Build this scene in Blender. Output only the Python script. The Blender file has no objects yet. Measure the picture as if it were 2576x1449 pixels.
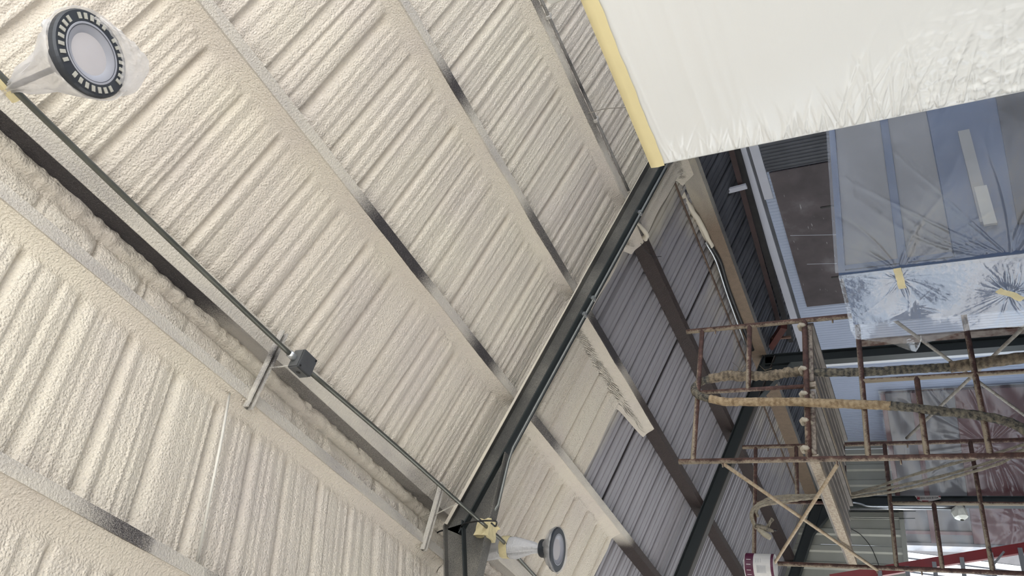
import bpy, bmesh, math, random
import numpy as np
from mathutils import Vector, Matrix

random.seed(7); np.random.seed(7)
C = bpy.context.scene.collection

# ------------------------------------------------------------------ camera
# the photograph lies on its side: world up points to the left of the frame
FPX, CXP, CYP = 1925.0, 1288.0, 724.5
M = np.array([[0.2068945, 0.42477804, -0.88133891],
              [-0.76934071, 0.62714681, 0.12166243],
              [0.60440842, 0.65287862, 0.45655227]])      # world -> (image right, image down, forward)
CAMZ = 1.6
cam_d = bpy.data.cameras.new('camera'); cam = bpy.data.objects.new('camera', cam_d); C.objects.link(cam)
cam_d.sensor_width = 36.0; cam_d.lens = FPX * 36.0 / 2576.0; cam_d.clip_start = 0.05; cam_d.clip_end = 300
R = M.T
cam.matrix_world = Matrix(((R[0][0], -R[0][1], -R[0][2], 0), (R[1][0], -R[1][1], -R[1][2], 0),
                           (R[2][0], -R[2][1], -R[2][2], CAMZ), (0, 0, 0, 1)))
bpy.context.scene.camera = cam

# ------------------------------------------------------------------ sky, sun, exposure
W = bpy.data.worlds.new('sky'); bpy.context.scene.world = W; W.use_nodes = True
bg = W.node_tree.nodes['Background']; bg.inputs[0].default_value = (0.80, 0.90, 1.0, 1); bg.inputs[1].default_value = 1.0
sun_d = bpy.data.lights.new('sun', 'SUN'); sun_d.energy = 6.0; sun_d.angle = math.radians(1.5); sun_d.color = (1.0, 0.97, 0.93)
sun = bpy.data.objects.new('sun', sun_d); C.objects.link(sun)
sun.rotation_euler = Vector((0.55, 0.62, -0.80)).to_track_quat('-Z', 'Y').to_euler()
vs = bpy.context.scene.view_settings
vs.view_transform = 'Standard'; vs.look = 'None'; vs.gamma = 1.0; vs.use_curve_mapping = False
vs.exposure = 1.84
cy = bpy.context.scene.cycles
cy.max_bounces = 10; cy.diffuse_bounces = 6; cy.transparent_max_bounces = 16; cy.caustics_reflective = False; cy.caustics_refractive = False

# ------------------------------------------------------------------ helpers
U = 0.73
XR = 2.0; T = 0.3242; ZR = 4.912; Y1, Y2, Y3 = 4.672, 8.953, 13.28; XC = 6.45; XW = 7.6
def ray(x, y): return M.T @ np.array([(x - CXP) / FPX, (y - CYP) / FPX, 1.0])
def atY(x, y, Y):
    d = ray(x, y); p = d * (Y / d[1]); return Vector((p[0], p[1], p[2] + CAMZ))
def atX(x, y, X):
    d = ray(x, y); p = d * (X / d[0]); return Vector((p[0], p[1], p[2] + CAMZ))
def zb(x): return ZR - T * abs(x - XR)          # underside plane of the purlins

def tag(o, label=None, cat=None, group=None, kind=None):
    if label: o['label'] = label
    if cat: o['category'] = cat
    if group: o['group'] = group
    if kind: o['kind'] = kind
    return o
def empty(name, loc=(0, 0, 0), label=None, cat=None, group=None, kind=None):
    o = bpy.data.objects.new(name, None); C.objects.link(o); o.location = loc; o.empty_display_size = 0.1
    return tag(o, label, cat, group, kind)
def place(o, parent):
    if parent is not None:
        o.parent = parent
        o.matrix_parent_inverse = Matrix.Translation(-Vector(parent_loc(parent)))
def parent_loc(p):
    v = Vector(p.location); q = p
    return v if p.parent is None else Vector((0, 0, 0)) + v
def mesh(name, verts, faces, mat, parent=None, smooth=False):
    me = bpy.data.meshes.new(name); me.from_pydata([tuple(v) for v in verts], [], faces); me.update()
    if mat: me.materials.append(mat)
    if smooth: me.polygons.foreach_set('use_smooth', [True] * len(me.polygons))
    o = bpy.data.objects.new(name, me); C.objects.link(o)
    if parent is not None:
        o.parent = parent; o.matrix_parent_inverse = Matrix.Translation(-origin(parent))
    return o
def origin(p):
    v = Vector(p.location)
    return v            # parents are only translated; children of meshes have parents at the world origin
class G:
    """collects simple shapes into one mesh"""
    def __init__(s): s.v = []; s.f = []
    def add(s, vs_, fs):
        b = len(s.v); s.v += [tuple(v) for v in vs_]; s.f += [tuple(i + b for i in f) for f in fs]; return s
    def box(s, c, size, ax=None):
        X, Yv, Z = ax if ax else (Vector((1, 0, 0)), Vector((0, 1, 0)), Vector((0, 0, 1)))
        c = Vector(c); vs_ = []
        for i in (-.5, .5):
            for j in (-.5, .5):
                for k in (-.5, .5): vs_.append(c + X * (i * size[0]) + Yv * (j * size[1]) + Z * (k * size[2]))
        return s.add(vs_, [(0, 1, 3, 2), (4, 6, 7, 5), (0, 4, 5, 1), (2, 3, 7, 6), (0, 2, 6, 4), (1, 5, 7, 3)])
    def bb(s, x0, x1, y0, y1, z0, z1):
        return s.box(((x0 + x1) / 2, (y0 + y1) / 2, (z0 + z1) / 2), (abs(x1 - x0), abs(y1 - y0), abs(z1 - z0)))
    def bar(s, a, b, w, h, up=Vector((0, 0, 1))):
        a = Vector(a); b = Vector(b); d = (b - a); L = d.length; d.normalize()
        x = d.cross(up)
        if x.length < 1e-4: x = d.cross(Vector((0, 1, 0)))
        x.normalize(); z = x.cross(d)
        return s.box((a + b) / 2, (w, L, h), (x, d, z))
    def tube(s, pts, r, n=8, caps=True, rf=None):
        pts = [Vector(p) for p in pts]; k = len(pts); ref = None; rings = []
        for i, p in enumerate(pts):
            d = (pts[min(i + 1, k - 1)] - pts[max(i - 1, 0)]).normalized()
            if ref is None:
                ref = d.orthogonal().normalized()
            ref = (ref - d * ref.dot(d)).normalized(); bi = d.cross(ref)
            rr = r[i] if isinstance(r, (list, tuple)) else r
            ring = []
            for j in range(n):
                t = 2 * math.pi * j / n; q = rr * (rf(i, j) if rf else 1)
                ring.append(p + ref * (math.cos(t) * q) + bi * (math.sin(t) * q))
            rings.append(ring)
        vs_ = [v for g in rings for v in g]; fs = []
        for i in range(k - 1):
            for j in range(n):
                fs.append((i * n + j, i * n + (j + 1) % n, (i + 1) * n + (j + 1) % n, (i + 1) * n + j))
        if caps: fs += [tuple(range(n - 1, -1, -1)), tuple((k - 1) * n + j for j in range(n))]
        return s.add(vs_, fs)
    def lathe(s, prof, o, n=32, axis='Z'):
        o = Vector(o); vs_ = []
        for (r, z) in prof:
            for j in range(n):
                t = 2 * math.pi * j / n; vs_.append(o + Vector((r * math.cos(t), r * math.sin(t), z)))
        fs = []
        for i in range(len(prof) - 1):
            for j in range(n): fs.append((i * n + j, i * n + (j + 1) % n, (i + 1) * n + (j + 1) % n, (i + 1) * n + j))
        return s.add(vs_, fs)
    def prism(s, poly, d):
        """poly: list of points, extruded by vector d"""
        n = len(poly); d = Vector(d); P = [Vector(p) for p in poly]
        return s.add(P + [p + d for p in P], [tuple(range(n - 1, -1, -1)), tuple(range(n, 2 * n))] +
                     [(i, (i + 1) % n, n + (i + 1) % n, n + i) for i in range(n)])
    def make(s, name, mat, parent=None, smooth=False):
        o = mesh(name, s.v, s.f, mat, parent, smooth)
        bm = bmesh.new(); bm.from_mesh(o.data); bmesh.ops.recalc_face_normals(bm, faces=bm.faces); bm.to_mesh(o.data); bm.free()
        return o
def spline(pts, n=8):
    """Catmull-Rom through the points"""
    P = [Vector(p) for p in pts]; P = [P[0] * 2 - P[1]] + P + [P[-1] * 2 - P[-2]]; out = []
    for i in range(1, len(P) - 2):
        for k in range(n):
            t = k / n; a, b, c, d = P[i - 1], P[i], P[i + 1], P[i + 2]
            out.append(0.5 * ((2 * b) + (c - a) * t + (2 * a - 5 * b + 4 * c - d) * t * t + (3 * b - a - 3 * c + d) * t ** 3))
    out.append(P[-2]); return out

# value noise on numpy arrays
_rs = np.random.RandomState(11); _tab = _rs.rand(256, 256)
def vn(x, y):
    xi = np.floor(x).astype(int); yi = np.floor(y).astype(int); fx = x - xi; fy = y - yi
    fx = fx * fx * (3 - 2 * fx); fy = fy * fy * (3 - 2 * fy)
    t = lambda a, b: _tab[a % 256, b % 256]
    return ((t(xi, yi) * (1 - fx) + t(xi + 1, yi) * fx) * (1 - fy) + (t(xi, yi + 1) * (1 - fx) + t(xi + 1, yi + 1) * fx) * fy) * 2 - 1
def sstep(a, b, x):
    t = np.clip((x - a) / (b - a), 0, 1); return t * t * (3 - 2 * t)

# ------------------------------------------------------------------ materials
def newmat(name):
    m = bpy.data.materials.new(name); m.use_nodes = True; nt = m.node_tree
    return m, nt, nt.nodes['Principled BSDF']
def nd(nt, t, **kw):
    n = nt.nodes.new(t)
    for k, v in kw.items(): setattr(n, k, v)
    return n
def pos(nt, scale=(1, 1, 1)):
    g = nd(nt, 'ShaderNodeNewGeometry'); mp = nd(nt, 'ShaderNodeMapping'); mp.inputs['Scale'].default_value = scale
    nt.links.new(g.outputs['Position'], mp.inputs['Vector']); return mp.outputs[0]
def noise(nt, vec, scale, detail=3, rough=0.55):
    n = nd(nt, 'ShaderNodeTexNoise'); n.inputs['Scale'].default_value = scale; n.inputs['Detail'].default_value = detail
    n.inputs['Roughness'].default_value = rough
    if vec is not None: nt.links.new(vec, n.inputs['Vector'])
    return n.outputs['Fac']
def ramp(nt, fac, stops, interp='LINEAR'):
    r = nd(nt, 'ShaderNodeValToRGB'); e = r.color_ramp.elements; r.color_ramp.interpolation = interp
    while len(e) > 1: e.remove(e[-1])
    e[0].position = stops[0][0]; e[0].color = col(stops[0][1])
    for p, c in stops[1:]:
        q = e.new(p); q.color = col(c)
    nt.links.new(fac, r.inputs[0]); return r.outputs[0]
def col(c): return (c, c, c, 1) if isinstance(c, (int, float)) else (c[0], c[1], c[2], 1)
def mix(nt, fac, a, b):
    m = nd(nt, 'ShaderNodeMix', data_type='RGBA')
    for s, v in ((m.inputs['Factor'], fac), (m.inputs[6], a), (m.inputs[7], b)):
        if hasattr(v, 'is_linked'): nt.links.new(v, s)
        elif isinstance(v, (int, float)) and s.type == 'VALUE': s.default_value = v
        else: s.default_value = col(v)
    return m.outputs[2]
def math_(nt, op, a, b=None, c=None):
    m = nd(nt, 'ShaderNodeMath', operation=op)
    for i, v in enumerate((a, b, c)):
        if v is None: continue
        if hasattr(v, 'is_linked'): nt.links.new(v, m.inputs[i])
        else: m.inputs[i].default_value = v
    return m.outputs[0]
def bump(nt, bs, height, strength=0.4, dist=0.01):
    b = nd(nt, 'ShaderNodeBump'); b.inputs['Strength'].default_value = strength; b.inputs['Distance'].default_value = dist
    nt.links.new(height, b.inputs['Height']); nt.links.new(b.outputs[0], bs.inputs['Normal'])
def sepY(nt):
    g = nd(nt, 'ShaderNodeNewGeometry'); s = nd(nt, 'ShaderNodeSeparateXYZ'); nt.links.new(g.outputs['Position'], s.inputs[0]); return s.outputs
def plain(name, c, rough=0.6, metal=0.0, var=0.12, nscale=8, bumps=0.0, spec=None):
    m, nt, bs = newmat(name)
    f = noise(nt, pos(nt), nscale, 4)
    lo = tuple(x * (1 - var) for x in c); hi = tuple(min(1, x * (1 + var)) for x in c)
    nt.links.new(ramp(nt, f, [(0.3, lo), (0.7, hi)]), bs.inputs['Base Color'])
    bs.inputs['Roughness'].default_value = rough; bs.inputs['Metallic'].default_value = metal
    if spec is not None: bs.inputs['Specular IOR Level'].default_value = spec
    if bumps: bump(nt, bs, noise(nt, pos(nt), nscale * 6, 3), bumps, 0.004)
    return m

CREAM = (0.66, 0.595, 0.475); CREAM_D = (0.60, 0.535, 0.445)
def foam_mat():
    m, nt, bs = newmat('spray_foam')
    p = pos(nt)
    big = noise(nt, p, 1.3, 2); mid = noise(nt, pos(nt, (1, 3, 1)), 5, 3)
    c = ramp(nt, big, [(0.35, (0.67, 0.605, 0.545)), (0.5, (0.715, 0.65, 0.565)), (0.66, (0.745, 0.685, 0.58))])
    c2 = mix(nt, math_(nt, 'MULTIPLY', mid, 0.35), c, (0.64, 0.595, 0.53))
    nt.links.new(c2, bs.inputs['Base Color']); bs.inputs['Roughness'].default_value = 0.62
    bs.inputs['Specular IOR Level'].default_value = 0.25
    n1 = noise(nt, pos(nt, (1.0, 0.75, 1)), 120, 3, 0.55)
    v = nd(nt, 'ShaderNodeTexVoronoi'); v.inputs['Scale'].default_value = 88; v.feature = 'SMOOTH_F1'
    nt.links.new(pos(nt, (0.8, 1.15, 1)), v.inputs['Vector'])
    h = math_(nt, 'ADD', math_(nt, 'MULTIPLY', n1, 1.0), math_(nt, 'MULTIPLY', v.outputs['Distance'], -0.7))
    bump(nt, bs, h, 0.85, 0.012)
    return m
FOAM = foam_mat()
def foam_smooth_mat():
    m, nt, bs = newmat('spray_foam_skin')
    c = ramp(nt, noise(nt, pos(nt), 3, 3), [(0.35, (0.62, 0.57, 0.49)), (0.65, (0.69, 0.635, 0.52))])
    nt.links.new(c, bs.inputs['Base Color']); bs.inputs['Roughness'].default_value = 0.6
    bump(nt, bs, noise(nt, pos(nt), 45, 3), 0.4, 0.006); return m
FOAMS = foam_smooth_mat()

def coated_steel(name, yend, soft, steel, dust, seed=0.0, patch=0.56, fr=1.1, spots=None):
    """purlin steel: foam overspray up to yend, with dark bare patches left by the gun, bare primer beyond"""
    m, nt, bs = newmat(name)
    s = sepY(nt)
    fine = noise(nt, pos(nt), 260, 2, 0.7)
    low = noise(nt, pos(nt, (3.0, fr, 3.0)), 1.0, 2)
    lowm = nd(nt, 'ShaderNodeMapping')
    y = math_(nt, 'ADD', s[1], math_(nt, 'MULTIPLY', math_(nt, 'SUBTRACT', fine, 0.5), soft * 1.2))
    bare = math_(nt, 'MULTIPLY_ADD', math_(nt, 'SUBTRACT', y, yend), 1.0 / soft, 0.5)
    bare = math_(nt, 'MINIMUM', math_(nt, 'MAXIMUM', bare, 0.0), 1.0)
    spk = math_(nt, 'ADD', math_(nt, 'MULTIPLY', math_(nt, 'SUBTRACT', low, patch), 5.0), math_(nt, 'MULTIPLY', math_(nt, 'SUBTRACT', fine, 0.5), 2.2))
    if spots is not None:
        st_ = [(0.0, 0.0)]
        for (a_, b_, v_) in spots: st_ += [((a_ - 0.18) / 15, 0.0), ((a_ + 0.15) / 15, v_), ((b_ - 0.15) / 15, v_), ((b_ + 0.18) / 15, 0.0)]
        rp = ramp(nt, math_(nt, 'DIVIDE', s[1], 15.0), st_)
        spk = math_(nt, 'ADD', math_(nt, 'MULTIPLY', rp, 1.9), math_(nt, 'MULTIPLY', math_(nt, 'SUBTRACT', fine, 0.62), 2.4))
        spk = math_(nt, 'MULTIPLY', spk, math_(nt, 'MINIMUM', math_(nt, 'MULTIPLY', rp, 4.0), 1.0))
    spk = math_(nt, 'MINIMUM', math_(nt, 'MAXIMUM', spk, 0.0), 1.0)
    gz = math_(nt, 'MINIMUM', math_(nt, 'MAXIMUM', math_(nt, 'MULTIPLY_ADD', noise(nt, pos(nt, (4, 1.1, 4)), 1.6, 3), 4.0, -1.6), 0.0), 1.0)
    grey = mix(nt, gz, dust, (dust[0] * 0.80, dust[1] * 0.80, dust[2] * 0.84))
    grey = mix(nt, noise(nt, pos(nt), 90, 3), grey, mix(nt, 0.18, grey, (0.25, 0.24, 0.22)))
    a = mix(nt, spk, grey, (0.030, 0.026, 0.030))
    st = mix(nt, noise(nt, pos(nt), 14, 4), tuple(c * 0.7 for c in steel), tuple(min(1, c * 1.3) for c in steel))
    nt.links.new(mix(nt, bare, a, st), bs.inputs['Base Color']); bs.inputs['Roughness'].default_value = 0.6
    bump(nt, bs, noise(nt, pos(nt), 85, 3), 0.75, 0.013)
    return m
PRIMER = (0.036, 0.024, 0.022); DUST = (0.64, 0.595, 0.52)
def frame_paint(name, c, dusty=0.0):
    m, nt, bs = newmat(name)
    fine = noise(nt, pos(nt), 420, 2, 0.8); low = noise(nt, pos(nt), 2.5, 3)
    base = mix(nt, low, tuple(x * 0.8 for x in c), tuple(x * 1.2 for x in c))
    k = math_(nt, 'MULTIPLY', math_(nt, 'MAXIMUM', math_(nt, 'SUBTRACT', math_(nt, 'ADD', fine, math_(nt, 'MULTIPLY', low, 0.4)), 0.78 - dusty), 0.0), 2.0 + dusty * 3)
    nt.links.new(mix(nt, math_(nt, 'MINIMUM', k, 0.85), base, (0.5, 0.47, 0.4)), bs.inputs['Base Color'])
    bs.inputs['Roughness'].default_value = 0.5; return m
FRAME1 = frame_paint('frame_paint_dusty', (0.058, 0.057, 0.055), 0.10)
FRAME1D = frame_paint('frame_paint_very_dusty', (0.075, 0.078, 0.072), 0.32)
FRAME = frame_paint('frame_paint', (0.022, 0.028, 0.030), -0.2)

def sheet_mat():
    """bare galvalume roof sheet with overspray of foam that follows where the sprayer stopped in each bay"""
    m, nt, bs = newmat('roof_sheet_metal')
    s = sepY(nt)
    fx = math_(nt, 'DIVIDE', s[0], 10.0)
    ye = ramp(nt, fx, [(0.0, 0.92), (0.2, 0.735), (0.313, 0.645), (0.420, 0.525), (0.528, 0.565)], 'CONSTANT')
    yy = math_(nt, 'MULTIPLY', ye, 10.0)
    wob = math_(nt, 'MULTIPLY', math_(nt, 'SUBTRACT', noise(nt, pos(nt), 2.5, 4), 0.5), 0.45)
    mk = math_(nt, 'MULTIPLY_ADD', math_(nt, 'SUBTRACT', math_(nt, 'ADD', yy, wob), s[1]), 4.0, 0.35)
    mk = math_(nt, 'MINIMUM', math_(nt, 'MAXIMUM', mk, 0.0), 0.93)
    # drift of overspray along the eave
    ev = math_(nt, 'MULTIPLY', math_(nt, 'MAXIMUM', math_(nt, 'SUBTRACT', s[0], 5.75), 0.0), 1.5)
    ev = math_(nt, 'MULTIPLY', ev, math_(nt, 'MAXIMUM', math_(nt, 'MULTIPLY_ADD', noise(nt, pos(nt, (1, 1, 1)), 1.9, 2), 4.0, -1.75), 0.0))
    mk = math_(nt, 'MAXIMUM', mk, math_(nt, 'MINIMUM', ev, 0.8))
    strk = noise(nt, pos(nt, (0.6, 16, 0.6)), 1.5, 3)
    lo = mix(nt, noise(nt, pos(nt), 1.1, 3), (0.21, 0.205, 0.228), (0.35, 0.34, 0.368))
    base = mix(nt, math_(nt, 'MULTIPLY', strk, 0.5), lo, (0.40, 0.385, 0.40))
    nt.links.new(mix(nt, mk, base, (0.56, 0.52, 0.44)), bs.inputs['Base Color'])
    bs.inputs['Metallic'].default_value = 0.15; bs.inputs['Roughness'].default_value = 0.5
    return m
SHEET = sheet_mat()
SHEET_DARK = plain('dark_ribbed_sheet', (0.075, 0.08, 0.095), 0.55, 0.2, 0.3, 2.5)  # even dark tone for the lean-to sheets and the unlit wall opening
CONCRETE = plain('concrete', (0.50, 0.49, 0.475), 0.85, 0, 0.12, 1.5)
GRAVEL = plain('pale_gravel', (0.53, 0.515, 0.49), 0.9, 0, 0.15, 3)
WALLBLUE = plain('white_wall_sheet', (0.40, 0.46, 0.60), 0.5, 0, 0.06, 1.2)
GALV = plain('galvanised_sheet', (0.42, 0.42, 0.37), 0.45, 0.3, 0.1, 2)
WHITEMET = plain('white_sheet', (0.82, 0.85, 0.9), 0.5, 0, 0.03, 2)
CONDUIT = plain('dull_conduit', (0.13, 0.135, 0.12), 0.4, 0.6, 0.15, 6)
STEELB = plain('bright_steel', (0.62, 0.64, 0.66), 0.28, 0.9, 0.1, 8)
BOXGREY = plain('grey_cast_box', (0.125, 0.13, 0.135), 0.5, 0.4, 0.1, 20)
BLACK = plain('black_rubber', (0.012, 0.012, 0.013), 0.45, 0, 0.2, 10)
TAPE = plain('masking_tape', (0.80, 0.69, 0.39), 0.6, 0, 0.05, 4, 0.15)
TAPED = plain('aged_masking_tape', (0.62, 0.54, 0.32), 0.65, 0, 0.12, 14, 0.5)

def film(name, tint, opac, gloss_r=0.25, wr=None, wstr=0.5, coat=0.12, back=0.4):
    """thin polythene film: partly clear, partly milky, with a sheen"""
    m, nt, bs = newmat(name); out = nt.nodes['Material Output']
    tr = nd(nt, 'ShaderNodeBsdfTransparent'); tr.inputs[0].default_value = (0.97, 0.97, 0.97, 1)
    df = nd(nt, 'ShaderNodeBsdfDiffuse'); df.inputs[0].default_value = col(tint)
    tl = nd(nt, 'ShaderNodeBsdfTranslucent'); tl.inputs[0].default_value = col(tint)
    gl = nd(nt, 'ShaderNodeBsdfGlossy'); gl.inputs['Roughness'].default_value = gloss_r
    m1 = nd(nt, 'ShaderNodeMixShader'); m1.inputs[0].default_value = back
    nt.links.new(df.outputs[0], m1.inputs[1]); nt.links.new(tl.outputs[0], m1.inputs[2])
    m2 = nd(nt, 'ShaderNodeMixShader'); nt.links.new(tr.outputs[0], m2.inputs[1]); nt.links.new(m1.outputs[0], m2.inputs[2])
    o = math_(nt, 'MULTIPLY_ADD', noise(nt, pos(nt), 4, 4), 0.35, opac - 0.17)
    nt.links.new(math_(nt, 'MINIMUM', math_(nt, 'MAXIMUM', o, 0.0), 1.0), m2.inputs[0])
    m3 = nd(nt, 'ShaderNodeMixShader'); m3.inputs[0].default_value = coat
    nt.links.new(m2.outputs[0], m3.inputs[1]); nt.links.new(gl.outputs[0], m3.inputs[2])
    b = nd(nt, 'ShaderNodeBump'); b.inputs['Strength'].default_value = wstr; b.inputs['Distance'].default_value = 0.01
    nt.links.new(noise(nt, pos(nt, wr or (6, 6, 6)), 3.0, 4), b.inputs['Height'])
    for s in (df, gl): nt.links.new(b.outputs[0], s.inputs['Normal'])
    nt.links.new(m3.outputs[0], out.inputs[0]); return m
FILM_BLUE = film('clear_film_over_blue', (0.30, 0.305, 0.33), 0.24, 0.2, (3, 3, 8), 0.4, 0.05)
FILM_RED = film('clear_film_over_red', (0.28, 0.28, 0.33), 0.12, 0.25, (2, 2, 5), 0.5, 0.05)
FILM_BAG = film('clear_film_bag', (0.88, 0.87, 0.88), 0.42, 0.2, (14, 14, 14), 0.7, 0.10)
FILM_BAG2 = film('milky_film_bag', (0.84, 0.84, 0.86), 0.78, 0.2, (14, 14, 30), 0.8, 0.10)
def white_plastic():
    m, nt, bs = newmat('white_polythene')
    bs.inputs['Base Color'].default_value = (0.82, 0.82, 0.805, 1); bs.inputs['Roughness'].default_value = 0.22
    bs.inputs['Specular IOR Level'].default_value = 0.6
    bump(nt, bs, noise(nt, pos(nt, (1, 1.2, 6)), 3.0, 4), 0.12, 0.01); return m
WHITEPL = white_plastic()

# ================================================================== THE SETTING
floor = G().bb(-3.8, 8.2, -3.2, 15, -0.15, 0).make('floor', CONCRETE); tag(floor, kind='structure')
ground = G().bb(-60, 60, -60, 60, -0.35, -0.151).make('ground', GRAVEL); tag(ground, kind='structure')
XL = 2 * XR - XC          # left wall line
ceiling = empty('ceiling', (0, 0, 0), kind='structure')

# --- roof sheets: ribbed metal, three ribs to a sheet, running from ridge to eave
RIB = 0.305; PH = 0.2206
def rib_profile(y0, n_ribs):
    p = []; 
    for k in range(n_ribs):
        b = y0 + k * RIB
        p += [(b - 0.040, 0), (b - 0.026, 0.040), (b + 0.026, 0.040), (b + 0.040, 0)]
        for q in (0.1017, 0.2033):
            p += [(b + q - 0.014, 0), (b + q - 0.010, 0.010), (b + q + 0.010, 0.010), (b + q + 0.014, 0)]
    return p
SH = 0.152
def slope_sheet(y0, xa, xb, mat, nrib=3, zf=None, name='roof_sheet', parent=ceiling):
    zf = zf or (lambda x: zb(x) + SH)
    pr = rib_profile(y0, nrib); pr += [(y0 + nrib * RIB - 0.040, 0.0008), (y0 + nrib * RIB - 0.026, 0.0408), (y0 + nrib * RIB + 0.026, 0.0408)]
    vs_ = []; th = 0.0012
    for x in (xa, xb):
        for (y, h) in pr: vs_.append((x, y, zf(x) + h))
    n = len(pr); fs = [(i, i + 1, n + i + 1, n + i) for i in range(n - 1)]
    return mesh(name, vs_, fs, mat, parent)
k0 = -4
for k in range(-4, 16):
    y0 = PH + k * 3 * RIB
    slope_sheet(y0 + 0.31, XR + 0.03, 6.62, SHEET)
    slope_sheet(y0 + 0.31, XR - 0.03, XL - 0.1, SHEET)
SEAM = plain('dark_lap_sealant', (0.010, 0.006, 0.008), 0.9)
for xa_, xb_ in ((3.17, 4.20), (4.24, 5.27), (5.31, 6.40)):
    G().prism([(xa_, 6.905, zb(xa_) + SH - 0.003), (xa_, 6.927, zb(xa_) + SH - 0.003), (xa_, 6.927, zb(xa_) + SH + 0.002), (xa_, 6.905, zb(xa_) + SH + 0.002)], (xb_ - xa_, 0, zb(xb_) - zb(xa_))).make('lap_seam', SEAM, ceiling)
cap = G().prism([(XR - 0.16, -3.4, zb(XR - 0.16) + SH + 0.036), (XR, -3.4, ZR + SH + 0.04), (XR + 0.16, -3.4, zb(XR + .16) + SH + 0.036), (XR + 0.16, -3.4, zb(XR + .16) + SH + 0.046), (XR, -3.4, ZR + SH + 0.052), (XR - 0.16, -3.4, zb(XR - .16) + SH + 0.046)], (0, 19.6, 0)).make('ridge_cap', SHEET, ceiling)

# --- sprayed foam between the purlins
def foam_panel(x0, x1, ya, yend, fillet=0.05, seed=0, ny=None, nx=64, base=0.088, front=True, deep=1.0):
    """x0: edge behind the flange, x1: web of the next purlin; the foam climbs that web in a fillet"""
    ny = ny or int(max(40, (max(yend(x0), yend(x1)) - ya) / 0.009))
    u = np.linspace(0, 1, nx); u = np.concatenate([u, 1 - np.array([0.004, 0.009])]); u.sort(); nx = len(u)
    v = np.linspace(0, 1, ny)
    Ue, V = np.meshgrid(u, v, indexing='ij')
    X = x0 + Ue * (x1 - x0); YE = np.vectorize(yend)(X); Y = ya + V * (YE - ya)
    s = np.abs(X - XR)
    h = np.full_like(X, base)
    dr = np.abs(x1 - X)                               # distance to the web that carries the fillet
    dl = np.abs(X - x0)
    kk = (Y - PH) / RIB + 0.03 * vn(s * 0.9 + seed, np.floor((Y - PH) / RIB + .5) * 3.1 + seed)
    kr = np.round(kk); d = (kk - kr) * RIB
    rd = 0.5 + 0.5 * vn(kr * 7.3 + seed * 3.1, kr * 0 + 5.5)        # each rib its own depth
    dep = deep * (0.017 + 0.021 * rd) * (0.9 + 0.2 * vn(s * 0.9 + kr * 5, kr * 2.0 + seed))
    wd = 0.020 + 0.016 * rd
    fade = sstep(fillet * 0.85, fillet * 1.15 + 0.02, dr)
    g = sstep(-0.012, 0.004, d) * (1 - sstep(0.010, wd + 0.03, d))   # steep on the near side, gentle on the far side
    h += dep * g * fade
    for q, a in ((0.1017, 0.006), (0.2033, 0.006)):
        dd = d - q + 0.006 * vn(s * 2 + 9, kr + seed); dd = np.where(dd < -0.16, dd + RIB, dd)
        aa = a * (0.9 + 0.7 * vn(kr * 3.3 + q * 50 + seed, s * 0.5))
        h += aa * sstep(-0.012, 0.0, dd) * (1 - sstep(0.0, 0.035, dd)) * fade
    # passes of the gun, lumps
    wv = 0.25 * vn(s * 1.0, Y * 3)
    h += deep * (0.0050 * vn(Y * 10 + wv * .5 + seed, s * 0.35) + 0.0056 * vn(Y * 21 + wv, s * 0.4 + seed)) * fade
    h += deep * (0.0050 * vn(Y * 44 + wv, s * 0.55 + seed + 4) + 0.0030 * vn(Y * 90 + wv, s * 0.9 + seed + 8)) * fade
    h += 0.005 * vn(Y * 2.6 + 3, s * 2.2 + seed) 
    h += 0.0012 * vn(Y * 55, s * 48 + seed)
    # fillet on the web
    fw = fillet * (1 + 0.12 * vn(Y * 3.0 + seed, Y * 0))
    t = np.clip(1 - dr / fw, 0, 1)
    h -= (base - 0.012) * t ** 1.6
    # bead of lumps where the fillet meets the field
    bead = np.exp(-((dr - fw * 1.10 - 0.01) / 0.015) ** 2)
    h -= bead * (0.004 + 0.015 * np.clip(vn(Y * 30 + seed, dr * 20), -0.3, 1) * (0.6 + 0.6 * vn(Y * 1.7, Y * 0 + seed)))
    # behind the next flange
    h -= 0.02 * np.clip(1 - dl / 0.03, 0, 1)
    if front:
        e = YE - Y; tt = 1 - np.clip(e / 0.10, 0, 1)
        h = h + (SH - 0.004 - h) * tt ** 1.3
    Z = ZR - T * s + h
    vs_ = np.stack([X, Y, Z], -1).reshape(-1, 3)
    i, j = np.meshgrid(np.arange(nx - 1), np.arange(ny - 1), indexing='ij'); a = (i * ny + j).ravel()
    fs = np.stack([a, a + 1, a + ny + 1, a + ny], 1)
    if x1 < x0: fs = fs[:, ::-1]
    me = bpy.data.meshes.new('foam_panel'); me.vertices.add(len(vs_)); me.vertices.foreach_set('co', vs_.ravel())
    me.loops.add(fs.size); me.loops.foreach_set('vertex_index', fs.ravel().astype(np.int32))
    me.polygons.add(len(fs)); me.polygons.foreach_set('loop_start', np.arange(0, fs.size, 4, dtype=np.int32))
    me.polygons.foreach_set('loop_total', np.full(len(fs), 4, dtype=np.int32)); me.polygons.foreach_set('use_smooth', np.ones(len(fs), bool))
    me.update(calc_edges=True); me.materials.append(FOAM)
    o = bpy.data.objects.new('foam_panel', me); C.objects.link(o); o.parent = ceiling
    return o
FW = 0.062                                   # flange width
PX = {'ridge_r': 2.183, 'p1': 3.161, 'p2': 4.234, 'p3': 5.307, 'eave': 6.49, 'ridge_l': 1.818, 'l1': 0.825, 'l2': -0.248, 'l3': -1.321}
cst = lambda v: (lambda x: v)
YA = -0.4
rights = [(2.183, 3.161 - FW, 7.42, 7.42), (3.161, 4.234 - FW, 6.38, 7.15), (4.234, 5.307 - FW, 5.22, 5.36), (5.307, 6.40, 5.42, 5.6)]
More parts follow.
